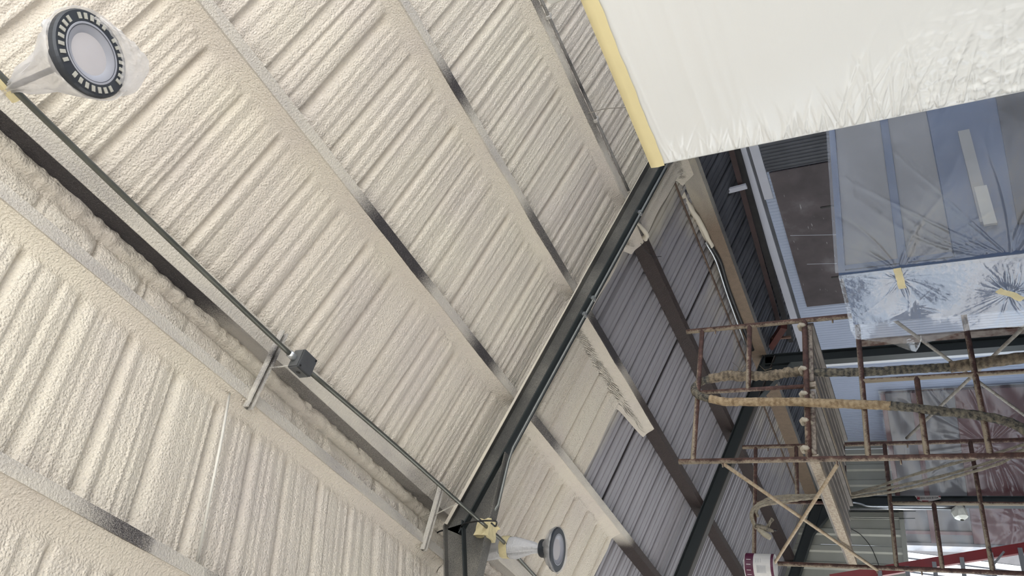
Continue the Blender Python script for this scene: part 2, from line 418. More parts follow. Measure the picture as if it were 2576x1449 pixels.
for i, (xa, xb, ye, yf) in enumerate(rights):
    foam_panel(xa, xb, YA, cst(Y1 + 0.05), seed=i * 13 + 1, front=False)
    def yend(x, ye=ye, yf=yf, xb=xb, i=i):
        b = ye + 0.012 * math.sin(x * 9 + i)
        return b + (yf - b) * float(sstep(0.15, 0.04, np.array(xb - x)))
    foam_panel(xa, xb, Y1 + 0.05, yend, seed=i * 13 + 5, deep=1.7)
lefts = [(0.825, 1.818 - 0.073, 8.8), (-0.248, 0.825 - FW, 8.8), (-1.321, -0.248 - FW, 8.0)]
for i, (xa, xb, ye) in enumerate(lefts):
    foam_panel(xa, xb, YA, cst(Y1 + 0.05), seed=i * 17 + 60, front=False, fillet=0.12 if i == 1 else 0.08, nx=64 if i < 2 else 40, ny=None if i < 2 else 240, deep=1.1)
    foam_panel(xa, xb, Y1 + 0.05, cst(ye), seed=i * 17 + 64, ny=260, fillet=0.08)
# the plain roof lining further left, out of sight
back = G()
for (xa, xb) in ((XL, -1.321),):
    back.prism([(xa, YA, zb(xa) + 0.09), (xb, YA, zb(xb) + 0.09), (xb, YA, zb(xb) + 0.11), (xa, YA, zb(xa) + 0.11)], (0, 9, 0))
back.prism([(XL, -3.2, zb(XL) + .1), (XR, -3.2, ZR + .1), (6.4, -3.2, zb(6.4) + .1), (6.4, -3.2, zb(6.4) + .11), (XR, -3.2, ZR + .11), (XL, -3.2, zb(XL) + .11)], (0, 2.8, 0))
back.make('foam_lining', FOAM, ceiling)

# foam under the ridge: a trough of soft pillows between the two ridge purlins
def ridge_trough():
    ny = 900; nx = 26; Y = np.linspace(YA, 8.9, ny); u = np.linspace(0, 1, nx); Ue, V = np.meshgrid(u, Y, indexing='ij')
    x0, x1 = 1.818, 2.183 - 0.098; X = x0 + Ue * (x1 - x0)
    cell = (V - PH) / RIB + 0.12 * vn(V * 0 + np.floor((V - PH) / RIB) * 3.7, V * 0); fr = cell - np.floor(cell)
    pil = np.sqrt(np.clip(1 - (2 * fr - 1) ** 6, 0, 1)); amp = 0.6 + 0.4 * vn(np.floor(cell) * 5.1, X * 0)
    arch = np.clip(1 - (2 * (Ue - 0.30) / 0.95) ** 2, 0, 1)
    h = 0.125 - 0.055 * pil * amp * arch + 0.006 * vn(V * 18, Ue * 6) + 0.003 * vn(V * 60, Ue * 16)
    h += 0.02 * np.exp(-((Ue - 0.66 - 0.03 * vn(V * 1.3, V * 0)) / 0.012) ** 2)     # the crack along the ridge
    h = np.where(Ue > 0.70, 0.112 + 0.012 * vn(V * 30, Ue * 9) - 0.02 * np.sin((Ue - .7) / .3 * 3.1), h); h -= 0.05 * (1 - sstep(0.0, 0.25, Ue))
    Z = ZR - T * np.abs(X - XR) * 0.6 + h
    vs_ = np.stack([X, V, Z], -1).reshape(-1, 3)
    fs = [(i * ny + j, i * ny + j + 1, (i + 1) * ny + j + 1, (i + 1) * ny + j) for i in range(nx - 1) for j in range(ny - 1)]
    return mesh('ridge_foam', vs_, fs, FOAM, ceiling, True)
ridge_trough()

# ------------------------------------------------------------------ purlins (each one a thing)
def purlin(xe, ya, yb, fw, mat, label, hgt=0.15, webmat=None, name='purlin'):
    xw = xe - fw; t = 0.004
    prof = [(xw, 0), (xe, 0), (xe, 0.016), (xe - t, 0.016), (xe - t, t), (xw + t, t), (xw + t, hgt - t), (xe, hgt - t), (xe, hgt), (xw, hgt)]
    o = G().prism([(x, ya, zb(x) + h) for x, h in prof], (0, yb - ya, 0)).make(name, mat)
    return tag(o, label, 'purlin')
purlin(PX['ridge_r'], -3, 14, 0.098, coated_steel('purlin_ridge_right', 9.2, 0.7, PRIMER, DUST, 1, spots=[(1.0, 1.5, 0.25), (4.0, 4.4, 0.35)]), 'foam-dusted steel purlin just right of the ridge with a dark web', 0.15)
_rp = bpy.data.objects['purlin']
_xw = PX['ridge_r'] - 0.098
G().prism([(_xw - 0.003, -3, zb(_xw) + 0.004), (_xw, -3, zb(_xw) + 0.004), (_xw, -3, zb(_xw) + 0.14), (_xw - 0.003, -3, zb(_xw) + 0.14)], (0, 17, 0)).make('web', coated_steel('speckled_black_web', 60, 1, PRIMER, (0.45, 0.42, 0.38), 7, spots=[(-3.0, 2.15, 0.75), (2.6, 4.6, 0.40)]), _rp)
purlin(PX['ridge_l'], -3, 14, 0.073, coated_steel('purlin_ridge_left', 9.2, 0.7, PRIMER, DUST, 2, spots=[(3.0, 3.4, 0.2), (3.9, 4.3, 0.2)]), 'pale foam-coated purlin just left of the ridge, above the strut ends')
purlin(PX['p1'], -3, 14, FW, coated_steel('purlin_first', 7.55, 0.25, PRIMER, DUST, 3, spots=[(2.42, 3.22, 0.75), (3.85, 4.3, 0.75), (4.95, 5.6, 0.6)]), 'first purlin down the right slope, speckled black and cream, running past the far lamp')
purlin(PX['p2'], -3, 14, FW, coated_steel('purlin_second', 6.15, 0.8, PRIMER, DUST, 4, spots=[(2.25, 2.62, 0.7), (3.6, 4.55, 0.6), (5.0, 5.9, 0.8)]), 'second purlin down the right slope, cream at first and dark brown past the rafter')
purlin(PX['p3'], -3, 14, FW, coated_steel('purlin_third', 5.05, 0.3, PRIMER, DUST, 5, spots=[(2.2, 2.7, 0.5), (3.2, 4.0, 0.45)]), 'third purlin down the right slope, bare brown steel behind the scaffold top')
purlin(PX['l1'], -3, 14, FW, coated_steel('purlin_left', 9.2, 0.5, PRIMER, DUST, 6, spots=[(1.8, 2.25, 0.6), (2.32, 2.7, 0.35)]), 'foam-coated purlin on the left slope, at the lower left corner of the photo')
# cream foam skirt on the left side of the big near purlin is part of the panels
# eave strut
def eave_strut():
    e = empty('eave_strut', (6.40, 4, zb(6.4)), 'tan steel eave strut with a grey lower flange above the wall opening', 'beam')
    z = zb(6.4)
    tan = coated_steel('eave_web_tan', 6.0, 0.7, (0.21, 0.155, 0.11), (0.50, 0.46, 0.38), 8, 0.8)
    gry = coated_steel('eave_flange_grey', 5.9, 0.8, (0.16, 0.155, 0.15), (0.50, 0.47, 0.40), 9, 0.8)
    G().bb(6.395, 6.402, -3, 14, z - 0.05, z + 0.16).make('web', tan, e)
    G().prism([(6.402, -3, z - 0.05), (6.49, -3, z - 0.062), (6.49, -3, z - 0.045), (6.402, -3, z - 0.040)], (0, 17, 0)).make('bottom_flange', gry, e)
    return e
eave_strut()

# ------------------------------------------------------------------ rigid frames
def ibeam(a, b, depth, width, up, mat, name, parent, tf=0.011, tw=0.008, fmat=None):
    """I section from a to b; a,b lie on the top face line, at the near (front) edge in Y"""
    a = Vector(a); b = Vector(b); up = Vector(up).normalized(); yv = Vector((0, 1, 0)); g = G()
    d = (b - a).normalized()
    g2 = G()
    for gg, (h0, h1, w0, w1) in ((g, (-tf, 0, 0, width)), (g2, (-depth, -depth + tf, 0, width)), (g, (-depth + tf, -tf, width / 2 - tw / 2, width / 2 + tw / 2))):
        vs_ = []
        for p in (a, b):
            for (h, w) in ((h0, w0), (h0, w1), (h1, w1), (h1, w0)): vs_.append(p + up * h + yv * w)
        gg.add(vs_, [(0, 1, 2, 3), (7, 6, 5, 4), (0, 4, 5, 1), (1, 5, 6, 2), (2, 6, 7, 3), (3, 7, 4, 0)])
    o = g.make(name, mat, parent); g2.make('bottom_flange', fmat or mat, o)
    return o
def rigid_frame(Y, label, mat, dark=None, flange=None):
    dark = dark or mat
    e = empty('steel_frame', (XR, Y, 0), label, 'frame')
    n = Vector((T, 0, 1)).normalized(); nl = Vector((-T, 0, 1)).normalized()
    D = 0.165; W_ = 0.115; dz = 0.0
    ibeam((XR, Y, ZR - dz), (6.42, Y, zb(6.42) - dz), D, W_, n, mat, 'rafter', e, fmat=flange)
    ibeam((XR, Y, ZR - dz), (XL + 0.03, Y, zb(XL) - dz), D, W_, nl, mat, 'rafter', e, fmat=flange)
    ibeam((6.40, Y, 0), (6.40, Y, zb(6.4) - 0.02), 0.16, W_, (1, 0, 0), dark, 'column', e)
    ibeam((XL + 0.01, Y, 0), (XL + 0.01, Y, zb(XL) - 0.02), 0.16, W_, (-1, 0, 0), dark, 'column', e)
    # haunch at the ridge: web and flat bottom flange
    zt = ZR - D * 1.05; zl = zt - 0.20; hx = 0.20 / T
    yc = Y + W_ / 2
    G().prism([(XR, yc - 0.005, zt), (XR + hx, yc - 0.005, zl), (XR - hx, yc - 0.005, zl)], (0, 0.01, 0)).make('haunch_plate', dark, e)
    G().bb(XR - hx, XR + hx, Y + 0.01, Y + W_ - 0.01, zl - 0.011, zl).make('haunch_flange', dark, e)
    # knee
    zk = zb(6.24) - D * 1.05
    G().prism([(6.24, yc - 0.005, zk), (6.24, yc - 0.005, zk - 0.24), (5.72, yc - 0.005, zb(5.72) - D * 1.05)], (0, 0.01, 0)).make('knee_plate', dark, e)
    G().bar((6.24, yc, zk - 0.24), (5.72, yc, zb(5.72) - D * 1.05), W_ * .9, 0.01).make('knee_flange', dark, e)
    return e
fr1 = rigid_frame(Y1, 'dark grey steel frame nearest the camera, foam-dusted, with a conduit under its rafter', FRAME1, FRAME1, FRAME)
fr2 = rigid_frame(Y2, 'middle dark green steel frame behind the scaffold, clean of foam', FRAME, None, plain('brown_flange', (0.055, 0.048, 0.043), 0.5))
fr3 = rigid_frame(Y3, 'farthest dark steel frame with a torn sticker on its column', FRAME)
# overspray band along the top of the near rafter
n_ = Vector((T, 0, 1)).normalized()
G().prism([Vector((XR + 0.02, Y1 - 0.004, zb(XR + .02))) - n_ * 0.001, Vector((4.3, Y1 - 0.004, zb(4.3))) - n_ * 0.001, Vector((4.3, Y1 - 0.004, zb(4.3))) - n_ * 0.012, Vector((XR + 0.02, Y1 - 0.004, zb(XR + .02))) - n_ * 0.030], (0, 0.006, 0)).make('foam_edge', FOAMS, fr1)
G().prism([Vector((4.3, Y1 - 0.004, zb(4.3))) - n_ * 0.001, Vector((6.2, Y1 - 0.004, zb(6.2))) - n_ * 0.001, Vector((6.2, Y1 - 0.004, zb(6.2))) - n_ * 0.006, Vector((4.3, Y1 - 0.004, zb(4.3))) - n_ * 0.010], (0, 0.006, 0)).make('foam_edge', FOAMS, fr1)

# ------------------------------------------------------------------ right wall
wall_right = empty('wall_right', (0, 0, 0), kind='structure')
def wall_sheet(y0, y1, z0, z1, x, mat, pitch, depth, name='wall_sheet', parent=None, width=0.9):
    """vertical ribbed sheets facing -x"""
    parent = parent or wall_right; y = y0; out = []
    while y < y1 - 1e-3:
        ye = min(y + width, y1); pr = []; q = y
        while q < ye - 1e-4:
            pr += [(q, 0), (min(q + pitch * 0.62, ye), 0), (min(q + pitch * 0.72, ye), -depth), (min(q + pitch * 0.9, ye), -depth)]
            q += pitch
        pr.append((ye, 0)); vs_ = []
        for z in (z0, z1):
            for (yy, dx) in pr: vs_.append((x + dx, yy, z))
        n = len(pr); out.append(mesh(name, vs_, [(i, i + 1, n + i + 1, n + i) for i in range(n - 1)], mat, parent))
        y = ye + 0.001
    return out
ZH = 2.93     # head of the wall below the open strip
ZH = 3.2
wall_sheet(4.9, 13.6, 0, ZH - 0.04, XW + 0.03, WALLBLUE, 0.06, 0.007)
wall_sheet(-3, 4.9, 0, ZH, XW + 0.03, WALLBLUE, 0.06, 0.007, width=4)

def wband(pxs, name, mat, th=0.03, parent=None, X=XW, off=0.0):
    """a flat board on the wall from four pixel corners"""
    P = [atX(x, y, X) for x, y in pxs]
    return G().prism([(X - off, p.y, p.z) for p in P], (th, 0, 0)).make(name, mat, parent or wall_right)
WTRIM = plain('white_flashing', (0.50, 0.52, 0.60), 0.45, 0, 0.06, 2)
g = atX(1855, 367, XW); q = atX(2007, 862, XW); zc = (g.z + q.z) / 2
ys = (3.2, 13.4)
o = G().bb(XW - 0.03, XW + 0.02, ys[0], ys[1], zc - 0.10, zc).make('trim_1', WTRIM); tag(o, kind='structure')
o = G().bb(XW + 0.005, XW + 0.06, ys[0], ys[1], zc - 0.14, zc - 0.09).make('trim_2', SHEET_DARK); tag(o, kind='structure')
a = atX(1921, 358, XW); b = atX(1953, 496, XW)
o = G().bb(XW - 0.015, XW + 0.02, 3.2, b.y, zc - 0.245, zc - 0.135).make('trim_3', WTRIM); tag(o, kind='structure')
# unlit opening painted as dark corrugated sheet, and brown board in the wall of the middle bay
pz = [atX(*p, XW) for p in ((1922, 345), (1942, 430), (2150, 412), (2140, 310))]
zt_, zb_ = zc - 0.25, pz[2].z - 0.3
wall_sheet(3.2, pz[1].y + 0.0, zb_, zt_, XW + 0.004, SHEET_DARK, 0.055, 0.014)
def board_mat():
    m, nt, bs = newmat('brown_stained_board')
    a_ = ramp(nt, noise(nt, pos(nt), 2.2, 4), [(0.3, (0.050, 0.040, 0.046)), (0.55, (0.085, 0.070, 0.078)), (0.75, (0.17, 0.155, 0.17))])
    sc = noise(nt, pos(nt, (1, 2, 16)), 2.2, 4, 0.6)
    k = math_(nt, 'MINIMUM', math_(nt, 'MAXIMUM', math_(nt, 'MULTIPLY', math_(nt, 'SUBTRACT', sc, 0.68), 14), 0), 0.7)
    nt.links.new(mix(nt, k, a_, (0.5, 0.5, 0.52)), bs.inputs['Base Color']); bs.inputs['Roughness'].default_value = 0.6; return m
BOARD = board_mat()
bp = [atX(*p, XW) for p in ((1942, 432), (2024, 770))]
o = G().bb(XW - 0.022, XW - 0.004, bp[0].y, bp[1].y, 0.25, (bp[0].z + bp[1].z) / 2).make('wall_board', BOARD)
tag(o, 'brown stained board with white scratches on the wall beside the blue machine', 'board')
for (x, y, w) in ((2072, 521, 0.13), (2097, 697, 0.10)):
    c = atX(x, y, XW - 0.02); G().bb(XW - 0.03, XW - 0.022, c.y - 0.012, c.y + 0.012, c.z - w, c.z + w * 0.3).make('slot', BLACK, o)
for (x0, y0, x1, y1) in ((1988, 592, 2103, 590), (2030, 664, 2105, 662)):
    c = atX(x0, y0, XW - 0.02); d = atX(x1, y1, XW - 0.02)
    G().bar((XW - 0.024, c.y, c.z), (XW - 0.024, d.y, d.z), 0.003, 0.006).make('scratch', WTRIM, o)

# lean-to roof seen through the open strip over the wall
zl = lambda x: 3.61 - 0.34 * (x - 6.5)
for k in range(12):
    slope_sheet(2.6 + k * 0.915, 6.52, 7.75, SHEET_DARK, zf=zl)
DARKRED = plain('dark_red_primer', (0.028, 0.011, 0.011), 0.6, 0, 0.25, 5)
LEANP = plain('lean_to_black', (0.016, 0.015, 0.016), 0.8, 0, 0.3, 8)
o = G().bar(atX(1838, 372, 7.2), atX(1960, 815, 7.2), 0.03, 0.06).make('purlin', DARKRED); tag(o, 'thin dark red purlin under the lean-to roof beyond the open wall strip', 'purlin')
o = G().bar(atX(1852, 372, 7.4), atX(1990, 855, 7.4), 0.10, 0.07).make('gap_filler', LEANP); tag(o, 'added black bar filling the dark gap above the white wall flashing', 'beam')  # bar added to fill the black strip under the lean-to roof
o = G().bar(atX(1832, 480, 7.16), atX(1878, 468, 7.16), 0.03, 0.07).make('bracket', WTRIM); tag(o, 'short white steel bracket crossing the dark gap over the wall', 'bracket')
o = G().bar(atX(1937, 873, 6.9), atX(1972, 820, 6.9), 0.09, 0.09).make('brace', plain('red_brace', (0.07, 0.016, 0.012), 0.55)); tag(o, 'stubby red steel brace behind the middle frame knee', 'brace')
o = G().bar(atX(1942, 852, 6.9), atX(1990, 848, 6.9), 0.03, 0.03).make('bracket', plain('orange_primer', (0.16, 0.09, 0.065), 0.6)); tag(o, 'small orange-brown bracket on top of the red brace', 'bracket')

# trims and a rusty channel by the middle column
RUST = None
def rust_mat(name, c0, c1, sc=5):
    m, nt, bs = newmat(name)
    f = noise(nt, pos(nt), sc, 5, 0.65)
    nt.links.new(ramp(nt, f, [(0.40, c0), (0.52, tuple((a_ + b_) / 2 for a_, b_ in zip(c0, c1))), (0.62, c1)]), bs.inputs['Base Color'])
    bs.inputs['Roughness'].default_value = 0.75; bump(nt, bs, f, 0.3, 0.004); return m
RUSTY = rust_mat('rusty_beige', (0.22, 0.18, 0.15), (0.075, 0.03, 0.018))
a = atX(2162, 862, 7.0); zt2 = a.z
o = G().bb(6.99, 7.02, a.y - 0.05, a.y + 0.17, 0, zt2).make('channel_post', RUSTY); tag(o, 'rusty beige steel channel standing beyond the middle column', 'post')
a = atX(2060, 904, XW); b = atX(2060, 916, XW)
o = G().bb(XW - 0.02, XW + 0.03, a.y, b.y + 0.06, 0, ZH - 0.05).make('trim_4', WHITEMET); tag(o, kind='structure')
o = G().bb(XW - 0.026, XW - 0.02, a.y + 0.06, a.y + 0.10, 0, atX(2208, 896, XW).z).make('trim_5', LEANP); tag(o, kind='structure')

# ------------------------------------------------------------------ end wall, with the opening under it
YE = 13.6
wall_end = empty('wall_end', (0, 0, 0), kind='structure')
zh = atY(2262, 1300, YE).z; xr_end = atY(2130, 1116, YE).x
x = XL; PITCH = 0.30
while x < XW:
    pr = []
    for k in range(3):
        b = x + k * PITCH; pr += [(b, 0), (b + 0.16, 0), (b + 0.185, -0.03), (b + 0.275, -0.03)]
    pr.append((x + 3 * PITCH, 0)); vs_ = []
    for top in (0, 1):
        for (xx, dy) in pr: vs_.append((xx, YE + dy, zh if not top else max(zh + 0.1, zb(xx) + SH if xx < 6.5 else zl(xx))))
    n = len(pr); mesh('wall_sheet', vs_, [(i, i + 1, n + i + 1, n + i) for i in range(n - 1)], GALV, wall_end); x += 3 * PITCH + 0.001
G().bb(XL, XW, YE - 0.05, YE + 0.03, zh - 0.07, zh).make('header', GALV, wall_end)
# far building in the sun outside the opening
NB_W = plain('neighbour_white', (0.29, 0.31, 0.34), 0.6, 0, 0.03, 2); NB_G = plain('neighbour_rib_shade', (0.065, 0.068, 0.078), 0.6, 0, 0.05, 2)
far = empty('neighbour_building', (4, 21, 0), 'white ribbed metal building in daylight outside the far opening', 'building')
a = atY(2259, 1386, 20.0); b = atY(2576, 1425, 20.0)
dirv = (b - a); e0 = a - dirv * 0.2
for k in range(34):
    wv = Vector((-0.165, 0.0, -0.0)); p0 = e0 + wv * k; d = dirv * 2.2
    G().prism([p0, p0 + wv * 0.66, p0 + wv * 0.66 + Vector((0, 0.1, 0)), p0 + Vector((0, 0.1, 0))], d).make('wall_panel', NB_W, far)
    G().prism([p0 + wv * 0.66 + Vector((0, 0.05, 0)), p0 + wv + Vector((0, 0.05, 0)), p0 + wv + Vector((0, 0.1, 0)), p0 + wv * 0.66 + Vector((0, 0.1, 0))], d).make('wall_rib', NB_G, far)  # rib shading painted as grey strips between the white panels

p0 = e0 + Vector((0.02, 0.02, 0)); G().prism([p0, p0 + Vector((1.6, 0, 0)), p0 + Vector((1.6, 0.1, 0)), p0 + Vector((0, 0.1, 0))], dirv * 2.2).make('shadow_fill_panel', plain('neighbour_shadow_fill', (0.05, 0.05, 0.055), 0.7), far)  # made-up dark panel beside the white wall, standing in for shadow
# ------------------------------------------------------------------ left wall (behind the camera's left, large openings)
wall_left = empty('wall_left', (0, 0, 0), kind='structure')
G().bb(XL - 0.05, XL, -3.2, 14, 2.9, zb(XL) + 0.1).make('header', SHEET, wall_left)

G().bb(XL - 0.05, XL, -3.2, 5.2, 0, 2.9).make('wall_panel', SHEET, wall_left)  # unseen panel added so daylight rakes across the foam ribs

# ================================================================== THINGS
# ---- conduit along the ridge
ZC_ = CAMZ + 4.08 * U
def conduit_x(p): return atX(p[0], p[1], XR)
cpts = [(XR, -1.0, ZC_), (XR, 2.0, ZC_), (XR, 3.395, ZC_ - 0.005)]
e = empty('ridge_conduit', (XR, 0, ZC_), 'long dull grey conduit hanging below the ridge, from the near lamp past the junction box', 'conduit')
A_ = [atX(-60, 128, XR), atX(80, 268, XR), atX(330, 510, XR), atX(581, 750, XR), atX(742, 902, XR)]
B_ = [atX(770, 928, XR), atX(971, 1100, XR), atX(1157, 1266, XR), atX(1225, 1326, XR)]
D_ = [atX(1240, 1340, XR), atX(1270, 1367, XR), atX(1345, 1449, XR), atX(1420, 1530, XR)]
for seg in (A_, B_, D_): G().tube(spline(seg, 4), 0.0135, 10).make('tube', CONDUIT, e, True)
G().tube([A_[-1] - Vector((0, 0.05, 0)), A_[-1]], 0.021, 10).make('connector', STEELB, e, True)
# ---- junction box
jb = empty('junction_box', atX(760, 915, XR), 'square dark grey cast junction box in the middle of the ridge conduit', 'junction box')
c = Vector(jb.location)
def rbox(g, c, sx, sy, sz, r=0.006):
    bm = bmesh.new(); bmesh.ops.create_cube(bm, size=1); 
    for v in bm.verts: v.co = Vector((v.co.x * sx, v.co.y * sy, v.co.z * sz)) + Vector(c)
    bmesh.ops.bevel(bm, geom=bm.edges[:], offset=r, segments=2, affect='EDGES')
    bm.verts.index_update(); g.add([v.co.copy() for v in bm.verts], [tuple(v.index for v in f.verts) for f in bm.faces]); bm.free(); return g
rbox(G(), c, 0.115, 0.115, 0.075).make('body', BOXGREY, jb)
rbox(G(), c - Vector((0, 0, 0.040)), 0.112, 0.112, 0.008, 0.003).make('cover', plain('box_cover', (0.105, 0.108, 0.115), 0.45, 0.4, 0.08, 20), jb)
for sx, sy in ((-1, -1), (1, 1)):
    G().lathe([(0.0, -0.003), (0.006, -0.003), (0.006, 0.003), (0.0, 0.003)], c + Vector((sx * 0.045, sy * 0.045, -0.045)), 10).make('screw', BLACK, jb)
bm_ = G()
for t in range(1): 
    P = []
    for j in range(14):
        a = 2 * math.pi * j / 14; P.append(c + Vector((-0.0585, 0.012 * math.cos(a), 0.012 * math.sin(a))))
    bm_.prism(P, (-0.001, 0, 0))
bm_.make('knockout', BLACK, jb)
# ---- struts that carry it, with drop rods
STRUT = coated_steel('strut_dusty', 50, 1, (0.3, 0.3, 0.3), (0.60, 0.57, 0.51), 3, 0.50, 3.0)
def strut(y, label, drop):
    xa, xb = PX['ridge_l'] - 0.115, PX['ridge_r'] + 0.03
    e = empty('strut_channel', (XR, y, zb(xa)), label, 'strut', 'struts across the two ridge purlins')
    za = zb(1.80) - 0.004
    for dy in (-0.017, 0.017):
        G().bb(xa, xb, y + dy - 0.005, y + dy + 0.005, za - 0.034, za).make('channel_side', STRUT, e)
    G().bb(xa, xb, y - 0.012, y + 0.012, za - 0.006, za).make('channel_back', FRAME1, e)
    G().tube([(XR - 0.03, y + 0.01, za - 0.02), drop], 0.0045, 8).make('drop_rod', STRUT, e)
    return e
s1y = (atX(640, 915, XR).y); 
strut(2.50, 'dusty steel strut across the ridge purlins above the grey junction box', Vector((XR - 0.02, c.y - 0.02, c.z + 0.02)))
strut(4.40, 'dusty steel strut across the ridge purlins just before the near rafter', atX(1155, 1264, XR))

# ---- lamps
HOUSE = plain('lamp_black', (0.035, 0.04, 0.05), 0.4, 0.2, 0.15, 10)
LENS = plain('lamp_lens', (0.50, 0.48, 0.50), 0.5, 0, 0.03, 6)
RING = plain('lamp_reflector', (0.34, 0.35, 0.40), 0.35, 0, 0.05, 6)
CELL = plain('lamp_vent_gap', (0.42, 0.41, 0.37), 0.6, 0, 0.05, 6)
def lamp(name_label, c, hook, tilt, bagmat, kind):
    e = empty('high_bay_lamp', c, name_label, 'lamp', 'bagged high bay lamps under the ridge')
    c = Vector(c); rot = tilt
    def mk(g, name, mat, parent=None, smooth=False):
        for i, v in enumerate(g.v):
            p = Vector(v) - c; p = rot @ p; g.v[i] = tuple(c + p)
        return g.make(name, mat, parent or e, smooth)
    r = 0.158
    mk(G().lathe([(0.102, -0.012), (r - 0.006, -0.012), (r, -0.004), (r, 0.016), (r - 0.01, 0.026), (0.08, 0.045), (0.0, 0.05)], c, 48), 'housing', HOUSE, smooth=False)
    mk(G().lathe([(0.074, 0.004), (0.108, -0.014), (0.112, -0.0125)], c, 48), 'reflector', RING, smooth=True)
    mk(G().lathe([(0.0, 0.000), (0.078, 0.003)], c, 40), 'lens', LENS, smooth=True)
    g = G()
    cell0 = None
    for k in range(30):
        if k % 8 in (0,) or kind == 1: continue
        a = 2 * math.pi * k / 30; X = Vector((math.cos(a), math.sin(a), 0)); Yv = Vector((-math.sin(a), math.cos(a), 0))
        gg = G().box(c + X * 0.132 + Vector((0, 0, -0.0135)), (0.022, 0.013, 0.004), (X, Yv, Vector((0, 0, 1))))
        mk(gg, 'vent', CELL)
    mk(G().lathe([(0.0, 0.135), (0.06, 0.13), (0.066, 0.12), (0.07, 0.05), (0.075, 0.03)], c, 24), 'driver', HOUSE, smooth=True)
    return e, mk
Rm = Matrix.Rotation(math.radians(0), 3, 'X')
L1 = atX(226, 136, XR)
tilt1 = Matrix.Rotation(math.radians(-6), 3, 'Y') @ Matrix.Rotation(math.radians(8), 3, 'X')
l1, mk1 = lamp('near high bay lamp in a clear plastic bag, top left of the photo', L1, None, tilt1, FILM_BAG, 0)
def bag(c, rings, n=40, seed=0):
    """a gathered film bag: rings of (centre, radius a, crumple)"""
    g = G(); vs_ = []
    for i, (o, r, cr) in enumerate(rings):
        d = (Vector(rings[min(i + 1, len(rings) - 1)][0]) - Vector(rings[max(0, i - 1)][0])).normalized()
        x = d.orthogonal().normalized(); x = (Vector((1, 0.3, 0)) - d * d.dot(Vector((1, 0.3, 0)))).normalized(); y = d.cross(x)
        for j in range(n):
            t = 2 * math.pi * j / n
            w = 1 + cr * (0.6 * math.sin(5 * t + i * 0.7 + seed) + 0.5 * math.sin(11 * t + i * 1.3 + seed) + 0.4 * math.sin(17 * t - i + seed))
            vs_.append(Vector(o) + x * (math.cos(t) * r * w) + y * (math.sin(t) * r * w))
    fs = [(i * n + j, i * n + (j + 1) % n, (i + 1) * n + (j + 1) % n, (i + 1) * n + j) for i in range(len(rings) - 1) for j in range(n)]
    g.add(vs_, fs); return g
h1 = atX(20, 222, XR)
G().tube([h1, h1 + (L1 - h1) * 0.25, L1 + Vector((0, 0, 0.16)) * 0.9 + (h1 - L1) * 0.1], 0.012, 8).make('hook', HOUSE, l1, True)
ax1 = (h1 - L1)
rg = [(L1 + Vector((0.0, 0, -0.012)), 0.166, 0.006), (L1 + Vector((0.0, 0, 0.00)), 0.170, 0.02), (L1 + Vector((0, 0, 0.035)), 0.155, 0.05),
      (L1 + ax1 * 0.28, 0.11, 0.09), (L1 + ax1 * 0.42, 0.080, 0.12), (L1 + ax1 * 0.60, 0.062, 0.13), (L1 + ax1 * 0.76, 0.048, 0.16), (L1 + ax1 * 0.88, 0.026, 0.2), (L1 + ax1 * 0.97, 0.020, 0.2), (L1 + ax1 * 1.06, 0.035, 0.3)]
bag(L1, rg).make('plastic_bag', FILM_BAG, l1, True)
# loose corner of the bag standing off the rim on the side away from the hook
rimp = [(245, 48), (275, 72), (300, 105), (316, 145), (319, 175), (312, 205), (290, 228), (270, 236)]
outp = [(252, 42), (291, 68), (326, 98), (352, 122), (376, 160), (368, 192), (338, 234), (280, 244)]
ri_ = spline([atX(x, y, XR) for x, y in rimp], 6); ou_ = spline([atX(x, y, XR + 0.02) for x, y in outp], 6)
for off in (-0.012, 0.03):
    vs_ = []; nr = 14
    for i, (p, q) in enumerate(zip(ri_, ou_)):
        for k in range(nr):
            f_ = k / (nr - 1); vs_.append(p * (1 - f_) + q * f_ + Vector((0.5, -0.2, 1)) * (off * (1 - f_ ** 2)) + Vector((0.3, 0.2, 1)) * (0.006 * math.sin(i * 0.9 + k * 0.8) * f_ + 0.004 * math.sin(i * 2.1 - k)))
    mesh('bag_flap', vs_, [(i * nr + k, i * nr + k + 1, (i + 1) * nr + k + 1, (i + 1) * nr + k) for i in range(len(ri_) - 1) for k in range(nr - 1)], FILM_BAG, l1, True)
tl = atX(108, 55, XR)
bag(L1, [(L1 + (tl - L1) * 0.72, 0.035, 0.2), (L1 + (tl - L1) * 0.9, 0.018, 0.3), (tl, 0.012, 0.4)], 20, 3).make('bag_corner', FILM_BAG2, l1, True)
G().tube([h1 + Vector((0, -0.05, -0.01)), h1 + Vector((0, 0.05, 0.01))], 0.026, 9).make('tape_band', TAPED, l1)
L2 = atX(1401, 1382, XR)
tilt2 = Matrix.Rotation(math.radians(4), 3, 'X')
l2, mk2 = lamp('far high bay lamp wrapped in milky plastic, hanging past the ridge haunch', L2, None, tilt2, FILM_BAG2, 1)
h2 = L2 + Vector((0, 0.0, 0.62)); pts2 = [atX(1196, 1388, XR), atX(1262, 1376, XR), atX(1300, 1378, XR), atX(1345, 1378, XR), atX(1372, 1384, XR), atX(1386, 1384, XR)]
rr2 = [0.082, 0.078, 0.072, 0.038, 0.020, 0.10]
bag(L2, [(p, r, 0.05 if i < 2 else 0.14) for i, (p, r) in enumerate(zip(pts2[:5], rr2[:5]))], 36, 1).make('plastic_bag', FILM_BAG2, l2, True)
